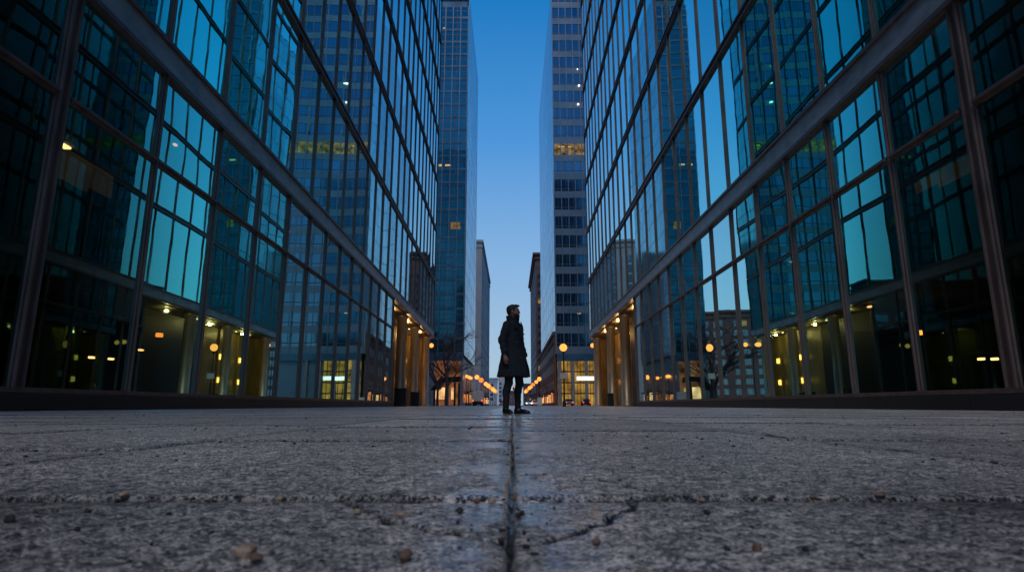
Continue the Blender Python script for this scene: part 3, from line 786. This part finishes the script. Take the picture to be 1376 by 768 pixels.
def van(x, y, label):
    root = empty('delivery_van', (x, y, 0), 0, label, 'van')
    MB().box(-1.15, 1.15, 0, 4.4, .95, 3.05).build('cargo_box', M['vanwhite'], root, .05)
    b = MB(); prism(b, [(4.42, .5), (4.42, 2.3), (5.1, 2.3), (5.7, 1.4), (6.3, 1.2), (6.35, .5)], -1.0, 1.0); b.build('cab', M['vanwhite'], root)
    MB().box(-.95, .95, .15, 6.2, .42, .93).build('chassis', M['black'], root)
    MB().box(-1.1, 1.1, -.12, .02, .45, .7).build('bumper', M['black'], root)
    for sx in (-1, 1):
        for wy in (1.1, 5.3): wheel(root, sx * .88, wy, .42, .28)
        MB().box(sx * .85, sx * 1.08, -.04, .0, .98, 1.25).build('tail_light', M['tail'], root)
    MB().box(-.01, .01, -.02, -.003, 1.0, 3.0).build('door_seam', M['black'], root)
def carobj(x, y, label, mat, front=False):
    root = empty('parked_car', (x, y, 0), math.pi if front else 0, label, 'car', None)
    b = MB(); prism(b, [(0, .35), (0, .85), (.15, .98), (1.0, 1.02), (3.2, 1.0), (4.3, .82), (4.45, .6), (4.4, .3)], -.88, .88); b.build('body', mat, root, .05)
    c = MB(); prism(c, [(.35, .99), (.9, 1.45), (2.2, 1.48), (3.1, 1.0)], -.74, .74); c.build('cabin', M['carglass'], root, .04)
    r_ = MB(); r_.box(-.68, .68, .95, 2.15, 1.46, 1.51); r_.build('roof', mat, root, .02)
    for sx in (-1, 1):
        for wy in (.85, 3.5): wheel(root, sx * .80, wy)
        MB().box(sx * .6, sx * .86, -.03, .05, .68, .84).build('tail_light', M['tail'], root)
        MB().box(sx * .55, sx * .82, 4.38, 4.47, .6, .74).build('headlight', M['head'], root)
van(-7.3, 128, 'white box delivery van parked at the left, seen from behind')
carobj(12.4, 131, 'grey car standing before the golden lobby', M['cargrey'])
carobj(16.4, 133, 'dark car half hidden behind the right arcade columns', M['black'])
carobj(4.6, 168, 'white car in the far street right of the man', M['vanwhite'], True)
carobj(-3.2, 190, 'grey car driving away between the lamp rows', M['cargrey'])
carobj(-9.2, 165, 'dark car at the left kerb beyond the white van', M['black'])
carobj(6.9, 176, 'white car parked at the right kerb', M['vanwhite'])
# traffic signal
ts = empty('traffic_light', (7.6, 158, 0), 0, 'traffic light on a long arm showing red over the far street', 'traffic light')
MB().lathe([(.16, 0), (.16, .4), (.09, .5), (.07, 6.0)], n=12).build('pole', M['darkmetal'], ts)
MB().tube((0, 0, 4.9), (-7.2, 0, 5.3), .07, .04).build('arm', M['darkmetal'], ts)
sg = MB().box(-7.4, -7.0, -.15, .15, 4.0, 5.15).build('signal_head', M['black'], ts)
for k, c in enumerate(('off', 'off', 'red')):
    MB().sphere((-7.2, -.16, 4.2 + k * .37), .14).build('lens', M['tail'] if c == 'red' else M['darkmetal'], sg)
# low ticket-like cabinet and hydrant-sized white post on the right
wb = empty('utility_cabinet', (6.6, 145, 0), 0, 'white utility cabinet standing near the right kerb', 'cabinet')
MB().box(-.55, .55, -.4, .4, .1, 2.0).build('box', M['vanwhite'], wb, .03); MB().box(-.6, .6, -.45, .45, 2.003, 2.1).build('lid', M['concrete'], wb); MB().box(-.5, .5, -.35, .35, 0, .098).build('foot', M['darkmetal'], wb)

# ------------------------------------------------------------------ pebbles and grit
M['pebble_tan'] = principled('pebble_tan', (.42, .30, .22), .7, 0, .3, 80, .5, 200)
M['pebble_brown'] = principled('pebble_brown', (.20, .12, .085), .75, 0, .3, 80, .5, 200)
M['pebble_dark'] = principled('pebble_dark', (.035, .028, .026), .75, 0, .3, 80, .5, 200)
def pebble_bm(mb, c, r, rnd, n=8, m=6):
    ax = Vector((rnd.uniform(.8, 1.25), rnd.uniform(.75, 1.1), rnd.uniform(.6, .85))); ph = [rnd.uniform(0, 6.3) for _ in range(6)]
    vs = []
    for j in range(m + 1):
        a = -math.pi / 2 + math.pi * j / m
        for k in range(n):
            t = 2 * math.pi * k / n
            d = Vector((math.cos(a) * math.cos(t), math.cos(a) * math.sin(t), math.sin(a)))
            q = r * (1 + .14 * math.sin(3 * d.x + ph[0]) + .12 * math.sin(4 * d.y + ph[1]) + .1 * math.sin(5 * d.z + ph[2]))
            vs.append((c[0] + d.x * ax.x * q, c[1] + d.y * ax.y * q, c[2] + d.z * ax.z * q))
    mb.add(vs, [(j * n + k, j * n + (k + 1) % n, (j + 1) * n + (k + 1) % n, (j + 1) * n + k) for j in range(m) for k in range(n)], True)
PEB = [(328, 740, 14, 'tan', 'largest pale tan pebble, at the lower left of the paving'), (345, 748, 8, 'brown', 'small brown pebble touching the largest tan one'),
       (544, 745, 11, 'brown', 'brown pebble alone left of the middle joint'), (536, 690, 7, 'tan', 'pale pebble beside the left diagonal crack'),
       (617, 685, 6, 'dark', 'dark pebble left of the middle joint crossing'), (376, 668, 6, 'tan', 'pale pebble lying in the cross joint on the left'),
       (165, 664, 7, 'tan', 'flat tan pebble at the left end of the cross joint'), (640, 672, 5, 'brown', 'brown pebble in the cross joint near the middle'),
       (661, 672, 5, 'tan', 'pale pebble in the cross joint next to the middle joint'), (12, 697, 7, 'dark', 'dark flat pebble at the far left edge'),
       (801, 727, 7, 'brown', 'brown pebble right of the middle joint'), (1018, 735, 8, 'brown', 'upright brown pebble on the lower right slab'),
       (951, 687, 6, 'dark', 'dark pebble below the cross joint on the right'), (943, 671, 5, 'tan', 'pale pebble in the cross joint on the right'),
       (1183, 664, 5, 'brown', 'brown pebble in the cross joint at the far right'), (1093, 667, 4, 'brown', 'small brown pebble in the cross joint on the right'),
       (973, 635, 4, 'brown', 'brown pebble on the bare slab beyond the cross joint at right'), (1083, 737, 5, 'dark', 'dark speck-like pebble on the lower right slab'),
       (690, 668, 5, 'brown', 'brown pebble lodged where the two joints cross'), (832, 645, 3, 'dark', 'dark chip beside the right diagonal crack'),
       (586, 620, 3, 'brown', 'tiny brown pebble on the far left slab'), (481, 686, 5, 'tan', 'pale chip in the left diagonal crack')]
rnd = random.Random(5)
for px, py, rp_, mt, lab in PEB:
    X, Y = gp(px, py + rp_ * .6); r = rp_ / 820 * Y * .92
    mb = MB(); pebble_bm(mb, (0, 0, r * .55), r, rnd, 14, 9)
    o = mb.build('pebble', M['pebble_' + mt]); o.location = (X, Y, 0); tag(o, lab, 'pebble', 'pebbles scattered on the paving')
mb = MB()
for _ in range(1500):
    Y = .6 * (16 / .6) ** rnd.random(); X = rnd.uniform(-.95, .95) * Y
    if rnd.random() < .10 and Y < 3: X = rnd.gauss(0, .012)
    elif rnd.random() < .05: Y = 1.0 + rnd.gauss(0, .010); X = rnd.uniform(-1, 1)
    r = .0011 * (1 + rnd.random() ** 3 * 3.2) * (1 if Y < 1.5 else 1.0 + min(Y, 7) * .32)
    pebble_bm(mb, (X, Y, -.001 + (-.010 if abs(X) < .008 else 0)), r, rnd, 5, 4)
tag(mb.build('grit', M['pebble_dark']), 'fine dark grit scattered over the paving and joints', 'grit', kind='stuff')

# ------------------------------------------------------------------ person (implicit surface -> mesh)
def surface_nets(f, lo, hi, h):
    n = [int(math.ceil((hi[i] - lo[i]) / h)) + 1 for i in range(3)]
    ax = [np.float32(lo[i]) + np.arange(n[i], dtype=np.float32) * np.float32(h) for i in range(3)]
    X, Y, Z = np.meshgrid(*ax, indexing='ij')
    D = f(X, Y, Z).astype(np.float32)
    S = D < 0
    cnt = np.zeros([k - 1 for k in n], np.int8); P = np.zeros([k - 1 for k in n] + [3], np.float32)
    sl = lambda o, a: slice(o, n[a] - 1 + o)
    for a in range(3):
        b, c = [(1, 2), (0, 2), (0, 1)][a]
        for ob in (0, 1):
            for oc in (0, 1):
                o0 = [0, 0, 0]; o0[b] = ob; o0[c] = oc; o1 = list(o0); o1[a] = 1
                s0 = tuple(sl(o0[k], k) for k in range(3)); s1 = tuple(sl(o1[k], k) for k in range(3))
                cr = S[s0] != S[s1]
                d0 = D[s0][cr]; d1 = D[s1][cr]; t = d0 / (d0 - d1)
                idx = np.nonzero(cr); cnt[idx] += 1
                for k in range(3):
                    P[idx + (k,)] += (t if k == a else o0[k])
    act = cnt > 0
    vid = -np.ones(act.shape, np.int64); vid[act] = np.arange(act.sum())
    I = np.argwhere(act)
    V = (P[act] / cnt[act][:, None] + I) * h + np.array(lo)
    faces = []
    for a in range(3):
        b, c = (a + 1) % 3, (a + 2) % 3
        s0 = [slice(None)] * 3; s1 = [slice(None)] * 3; s0[a] = slice(0, -1); s1[a] = slice(1, None)
        cr = S[tuple(s0)] != S[tuple(s1)]
        idx = np.argwhere(cr)
        ok = (idx[:, b] > 0) & (idx[:, c] > 0) & (idx[:, b] < n[b] - 1) & (idx[:, c] < n[c] - 1)
        idx = idx[ok]; sgn = S[tuple(s0)][tuple(idx.T)]
        def q(db, dc):
            j = idx.copy(); j[:, b] -= db; j[:, c] -= dc; return vid[tuple(j.T)]
        quad = np.stack([q(1, 1), q(0, 1), q(0, 0), q(1, 0)], 1)
        quad[~sgn] = quad[~sgn][:, ::-1]
        faces.append(quad)
    return V, np.concatenate(faces)
def cap(X, Y, Z, p, q, r0, r1, sy=1.0):
    p = np.array(p, np.float32); q = np.array(q, np.float32); d = q - p
    t = np.clip(((X - p[0]) * d[0] + (Y - p[1]) * d[1] + (Z - p[2]) * d[2]) / float(d @ d), 0, 1)
    return np.sqrt((X - p[0] - t * d[0]) ** 2 + ((Y - p[1] - t * d[1]) / sy) ** 2 + (Z - p[2] - t * d[2]) ** 2) - (r0 + (r1 - r0) * t)
def ell(X, Y, Z, c, r):
    k = np.sqrt(((X - c[0]) / r[0]) ** 2 + ((Y - c[1]) / r[1]) ** 2 + ((Z - c[2]) / r[2]) ** 2); return (k - 1) * min(r)
def smin(a, b, k):
    h = np.clip(.5 + .5 * (b - a) / k, 0, 1); return b + (a - b) * h - k * h * (1 - h)
def prof(Z, zs, vs): return np.interp(Z, zs, vs).astype(np.float32)

HROT = R(22)     # the head is turned a little past the body
def hrot(X, Y):
    c, s_ = math.cos(-HROT), math.sin(-HROT); y = Y - .0
    return c * X - s_ * y, s_ * X + c * y
WR = (-.315, -.03, .965); WL = (.30, -.02, .96)
def head_f(X, Y, Z):
    x, y = hrot(X, Y)
    d = ell(x, y, Z, (0, .012, 1.735), (.077, .098, .100))
    d = smin(d, ell(x, y, Z, (0, -.035, 1.675), (.058, .058, .070)), .03)         # jaw and face
    d = smin(d, ell(x, y, Z, (0, -.072, 1.628), (.026, .022, .018)), .02)          # chin
    d = smin(d, cap(x, y, Z, (0, -.088, 1.735), (0, -.102, 1.695), .008, .013), .014)   # nose
    d = smin(d, cap(x, y, Z, (-.03, -.082, 1.752), (.03, -.082, 1.752), .009, .009), .012)   # brow
    d = smin(d, cap(x, y, Z, (-.017, -.090, 1.662), (.017, -.090, 1.662), .007, .007), .008)  # lips
    d = smin(d, cap(x, y, Z, (-.015, -.088, 1.651), (.015, -.088, 1.651), .007, .007), .007)
    for sx in (-1, 1):
        d = smin(d, ell(x, y, Z, (sx * .080, .012, 1.705), (.010, .020, .032)), .008)
        d = np.maximum(d, -(ell(x, y, Z, (sx * .030, -.097, 1.728), (.016, .012, .010))))
    return d
def body_f(X, Y, Z):
    d = head_f(X, Y, Z)
    d = smin(d, cap(X, Y, Z, (0, .03, 1.48), (0, .012, 1.66), .062, .056), .03)
    t = np.sqrt((X / prof(Z, [.9, 1.1, 1.4, 1.52], [.165, .145, .18, .10])) ** 2 + ((Y - .02) / prof(Z, [.9, 1.1, 1.4, 1.52], [.11, .10, .11, .07])) ** 2) - 1
    t = np.maximum(t * .1, np.maximum(Z - 1.52, .88 - Z)); d = smin(d, t, .04)
    for sx, w_ in ((-1, WR), (1, WL)):
        sh = (sx * .185, .02, 1.475); el = (sx * .262, .055, 1.21)
        d = smin(d, cap(X, Y, Z, sh, el, .055, .042), .03); d = smin(d, cap(X, Y, Z, el, w_, .042, .028), .015)
        # palm, fingers, thumb (loosely curled)
        px, py, pz = w_
        d = smin(d, cap(X, Y, Z, (px, py - .004, pz - .02), (px + sx * .004, py - .016, pz - .085), .026, .032, 1.1), .012)
        for i_, (oy, ln) in enumerate(((-.034, .078), (-.013, .088), (.008, .082), (.028, .064))):
            a = np.array((px + sx * .006, py - .014 + oy * .9, pz - .095)); b = a + np.array((-sx * .004, -.004, -ln * .42))
            c = b + np.array((-sx * .020, -.003, -ln * .26)); e_ = c + np.array((-sx * .022, 0, ln * .02))
            g = np.minimum(np.minimum(cap(X, Y, Z, a, b, .0105, .0095), cap(X, Y, Z, b, c, .0095, .009)), cap(X, Y, Z, c, e_, .009, .008))
            d = smin(d, g, .004)
        a = np.array((px - sx * .006, py - .030, pz - .040)); b = a + np.array((-sx * .010, -.026, -.030)); c = b + np.array((-sx * .012, -.002, -.034))
        d = smin(d, np.minimum(cap(X, Y, Z, a, b, .013, .011), cap(X, Y, Z, b, c, .011, .009)), .008)
    return d
HIPS = ((-.095, .01, .95), (.095, .01, .95))
KN = ((-.120, .02, .51), (.115, -.04, .51)); AN = ((-.140, .06, .10), (.120, -.01, .10))
FD = (R(-30), R(4))     # toe directions of the two feet, about vertical
def legs_f(X, Y, Z):
    d = ell(X, Y, Z, (0, .02, .96), (.17, .125, .12))
    for h_, k_, a_ in zip(HIPS, KN, AN):
        d = smin(d, cap(X, Y, Z, h_, k_, .104, .066), .02)
        c_ = ((k_[0] + a_[0]) / 2, k_[1] * .4 + a_[1] * .6 + .022, .36)
        d = smin(d, cap(X, Y, Z, k_, c_, .068, .062), .02); d = smin(d, cap(X, Y, Z, c_, (a_[0], a_[1], .075), .060, .044), .02)
    d += .0022 * np.sin(Z * 70 + X * 25) * (Z < .4) + .0015 * np.sin(Z * 45 - Y * 30)
    return d
def body_leg_f(X, Y, Z):
    d = body_f(X, Y, Z)
    for h_, k_, a_ in zip(HIPS, KN, AN):
        d = smin(d, cap(X, Y, Z, h_, k_, .075, .044), .03); c_ = ((k_[0] + a_[0]) / 2, k_[1] * .4 + a_[1] * .6 + .022, .36); d = smin(d, cap(X, Y, Z, k_, c_, .042, .040), .02); d = smin(d, cap(X, Y, Z, c_, (a_[0], a_[1], .05), .038, .028), .02)
    return d
def coat_f(X, Y, Z):
    th = np.arctan2(Y, X)
    zs = [.62, .70, .95, 1.10, 1.25, 1.40, 1.47, 1.53, 1.58]
    A = prof(Z, zs, [.290, .282, .238, .208, .204, .215, .205, .125, .085])
    B = prof(Z, zs, [.275, .262, .200, .164, .157, .152, .140, .105, .085])
    fold = (1 + .030 * np.clip((1.0 - Z) / .35, 0, 1) * (np.sin(th * 7 + .7) + .6 * np.sin(th * 13 + 2 + Z * 3)))
    yc = .012 - .01 * np.clip((1.1 - Z) / .4, 0, 1)
    k = np.sqrt((X / (A * fold)) ** 2 + ((Y - yc) / (B * fold)) ** 2) - 1
    d = np.maximum(k * B, np.maximum(Z - 1.555, .612 + .006 * np.sin(th * 5) - Z))
    # front opening below the waist and the V at the neck
    op = np.maximum(np.abs(X - .045) - .010 - .06 * np.clip((.9 - Z) / .3, 0, 1), np.maximum(Y + .085, Z - .95))
    d = np.maximum(d, -op)
    vw = np.clip((Z - 1.22) / .33, 0, 1) * .075
    vv = np.maximum(np.abs(X - .02) - vw, np.maximum(Y + .075, 1.22 - Z)); d = np.maximum(d, -vv)
    for sx, w_ in ((-1, WR), (1, WL)):
        sh = (sx * .178, .015, 1.462); el = (sx * .270, .05, 1.21)
        s1 = cap(X, Y, Z, sh, el, .078, .066); s2 = cap(X, Y, Z, el, (w_[0], w_[1], w_[2] + .02), .066, .054)
        s2 = np.maximum(s2, (w_[2] - .0) - Z)
        sl_ = smin(s1, s2, .03) + .0035 * np.sin(Z * 62 + Y * 30 + sx) * np.clip((1.36 - Z) / .1, 0, 1)
        d = smin(d, sl_, .022)
    d += .002 * np.sin(Z * 34 + X * 18 + np.sin(Y * 20)) + .0012 * np.sin(X * 60 + Z * 23)
    return d
def hair_f(X, Y, Z):
    x, y = hrot(X, Y)
    d = ell(x, y, Z, (0, .022, 1.754), (.090, .106, .088))
    d = smin(d, ell(x, y, Z, (.0, -.050, 1.812), (.056, .048, .024)), .02)     # quiff
    d = smin(d, ell(x, y, Z, (0, .072, 1.70), (.062, .040, .05)), .03)
    face = np.maximum(np.maximum(y + .022 + (Z - 1.70) * .30, Z - 1.800), -1.0)
    d = np.maximum(d, -face)
    ear = np.maximum(ell(x, y, Z, (.085, .0, 1.695), (.03, .034, .036)) * 1.0, -1); ear2 = ell(x, y, Z, (-.085, .0, 1.695), (.03, .034, .036))
    d = np.maximum(d, -np.minimum(ear, ear2)); d = np.maximum(d, 1.655 - Z)
    d += .0030 * np.sin(x * 170 + Z * 60) * np.sin(y * 150) + .002 * np.sin(Z * 210 + y * 90)
    return d
def beard_f(X, Y, Z):
    x, y = hrot(X, Y)
    d = ell(x, y, Z, (0, -.035, 1.665), (.0655, .0655, .066))
    d = smin(d, ell(x, y, Z, (0, -.076, 1.628), (.032, .028, .026)), .02)
    d = np.maximum(d, Z - 1.652 - np.clip(np.abs(x) - .03, 0, 1) * .8)
    d = smin(d, cap(x, y, Z, (-.022, -.092, 1.672), (.022, -.092, 1.672), .0065, .0065), .003)
    return d + .0012 * np.sin(x * 300) * np.sin(Z * 280)
def collar_f(X, Y, Z):
    th = np.arctan2(Y - .02, X)
    fr = np.clip((-(Y) - .01) / .09, 0, 1)
    r = np.sqrt((X / 1.08) ** 2 + (Y - .018) ** 2)
    zt = 1.640 - .055 * fr; rad = prof(Z, [1.49, 1.55, 1.65], [.112, .094, .106])
    d = np.abs(r - rad) - .011
    d = np.maximum(d, np.maximum(1.50 - Z, Z - zt)); gap = np.maximum(np.abs(X - .01) - .038, Y + .04)
    return np.maximum(d, -gap)
def shoe(side):
    a_ = AN[side]; fd = FD[side]
    def f(X, Y, Z):
        c, s_ = math.cos(-fd), math.sin(-fd); x0 = X - a_[0]; y0 = Y - a_[1]; x = c * x0 - s_ * y0; y = s_ * x0 + c * y0
        d = cap(x, y, Z, (0, .03, .05), (0, -.12, .038), .046, .044); d = smin(d, ell(x, y, Z, (0, -.165, .032), (.042, .055, .034)), .03)
        d = smin(d, cap(x, y, Z, (0, .012, .06), (0, .008, .17), .050, .050), .03)
        sole = np.maximum(np.maximum(np.abs(x) - .047 * np.sqrt(np.clip(1 - ((y + .07) / .160) ** 2, 0, 1)), Z - .026), 0 - Z)
        arch = np.maximum(np.abs(y + .01) - .022, Z - .014)
        d = np.minimum(d, sole); d = np.maximum(d, -Z + .001); return np.maximum(d, -arch)
    return f, a_

M['skin'] = principled('skin', (.22, .115, .08), .5, 0, .12, 30, .15, 300)
M['hair'] = principled('hair', (.008, .007, .007), .6, 0, .3, 60, .6, 200)
M['wool'] = principled('coat_wool', (.012, .018, .027), .85, 0, .35, 25, .7, 260, spec=.3)
M['wooldark'] = principled('coat_lapel', (.013, .016, .022), .85, 0, .3, 25, .7, 260, spec=.3)
M['trouser'] = principled('trouser', (.008, .009, .011), .8, 0, .3, 25, .4, 200)
M['leather'] = principled('shoe_leather', (.010, .009, .009), .35, 0, .3, 20)
M['scarf'] = principled('knit', (.010, .011, .015), .9, 0, .3, 25, .6, 150)
M['button'] = principled('button', (.10, .11, .13), .25, .3)
PX, PY = gp(690, 555.5); PS = 1.0
man = empty('person', (0.03, 10.1, 0), R(56), 'man in a dark knee-length double-breasted coat standing with arms down, looking right', 'person')
def skinobj(name, f, lo, hi, h, mat, parent=man):
    V, Fc = surface_nets(f, lo, hi, h); return npmesh(name, V, Fc, mat, parent)
body = skinobj('body', body_leg_f, (-.40, -.16, .03), (.40, .19, 1.86), .0062, M['skin'])
skinobj('hair', hair_f, (-.13, -.14, 1.60), (.13, .16, 1.87), .004, M['hair'])
skinobj('beard', beard_f, (-.12, -.14, 1.58), (.12, .06, 1.74), .004, M['hair'])
coat = skinobj('coat', coat_f, (-.42, -.34, .57), (.42, .34, 1.60), .0075, M['wool'])
skinobj('collar', collar_f, (-.17, -.15, 1.46), (.17, .18, 1.68), .005, M['wooldark'], coat)
skinobj('trousers', legs_f, (-.29, -.16, .045), (.29, .18, 1.09), .007, M['trouser'])
for side in (0, 1):
    f, a_ = shoe(side); skinobj('shoe', f, (a_[0] - .16, a_[1] - .26, -.005), (a_[0] + .16, a_[1] + .12, .24), .005, M['leather'])
skinobj('roll_neck', lambda X, Y, Z: np.minimum(np.maximum(np.sqrt((X) ** 2 + (Y - .018) ** 2) - .072 - .002 * np.sin(Z * 300), np.maximum(1.44 - Z, Z - 1.598)), ell(X, Y, Z, (0.01, -.02, 1.36), (.12, .085, .17))),
        (-.15, -.14, 1.18), (.15, .12, 1.62), .006, M['scarf'])
# lapels, buttons, pocket flap, cuff straps
def plate(pts, t, mat, name, parent):
    mb = MB(); n = len(pts)
    vs = [Vector(p) for p in pts]; nrm = (vs[1] - vs[0]).cross(vs[2] - vs[0]).normalized()
    if nrm.y > 0: nrm = -nrm
    a = [v + nrm * t for v in vs]; b = [v - nrm * t for v in vs]
    mb.add(a + b, [tuple(range(n)), tuple(range(n, 2 * n))[::-1]] + [(k, (k + 1) % n, n + (k + 1) % n, n + k) for k in range(n)])
    return mb.build(name, mat, parent, .003)
plate([(-.055, -.098, 1.555), (-.150, -.108, 1.47), (-.155, -.128, 1.42), (-.118, -.140, 1.425), (.010, -.158, 1.20), (.012, -.150, 1.25)], .005, M['wooldark'], 'lapel', coat)
plate([(.080, -.092, 1.545), (.108, -.108, 1.47), (.110, -.122, 1.42), (.095, -.134, 1.42), (.035, -.158, 1.20), (.032, -.150, 1.25)], .005, M['wooldark'], 'lapel', coat)
for bx_ in (-.10, .095):
    for z in (1.33, 1.18, 1.03):
        B_ = .153; yb = -(B_ + .012 * max(0, (1.2 - z) / .15)) * math.sqrt(max(0, 1 - (bx_ / .2) ** 2)) + .002
        mb = MB().tube((bx_, yb - .012, z), (bx_, yb + .012, z), .014, n=14); mb.build('button', M['button'], coat)
plate([(-.19, -.075, .99), (-.105, -.138, .985), (-.108, -.142, 1.035), (-.19, -.08, 1.04)], .006, M['wooldark'], 'pocket_flap', coat)
for sx, w_ in ((-1, WR), (1, WL)):
    MB().tube((w_[0] + sx * -.002, w_[1] + .004, w_[2] + .03), (w_[0] - sx * .008, w_[1] + .01, w_[2] + .065), .0595, .0605, n=20).build('cuff_strap', M['wooldark'], coat)
for sx in (-1, 1):
    c_, s_ = math.cos(HROT), math.sin(HROT); x, y = sx * .030, -.083
    MB().sphere((c_ * x - s_ * y, s_ * x + c_ * y, 1.728), .0115, 12, 8).build('eye', M['button'], man)

# ------------------------------------------------------------------ render settings
sc.render.engine = 'CYCLES'
cy = sc.cycles
cy.max_bounces = 14; cy.glossy_bounces = 10; cy.diffuse_bounces = 3; cy.transparent_max_bounces = 16; cy.transmission_bounces = 4
cy.use_denoising = True
try: cy.denoiser = 'OPENIMAGEDENOISE'
except Exception: pass
cy.sample_clamp_indirect = 6.0
cy.caustics_reflective = False; cy.caustics_refractive = False
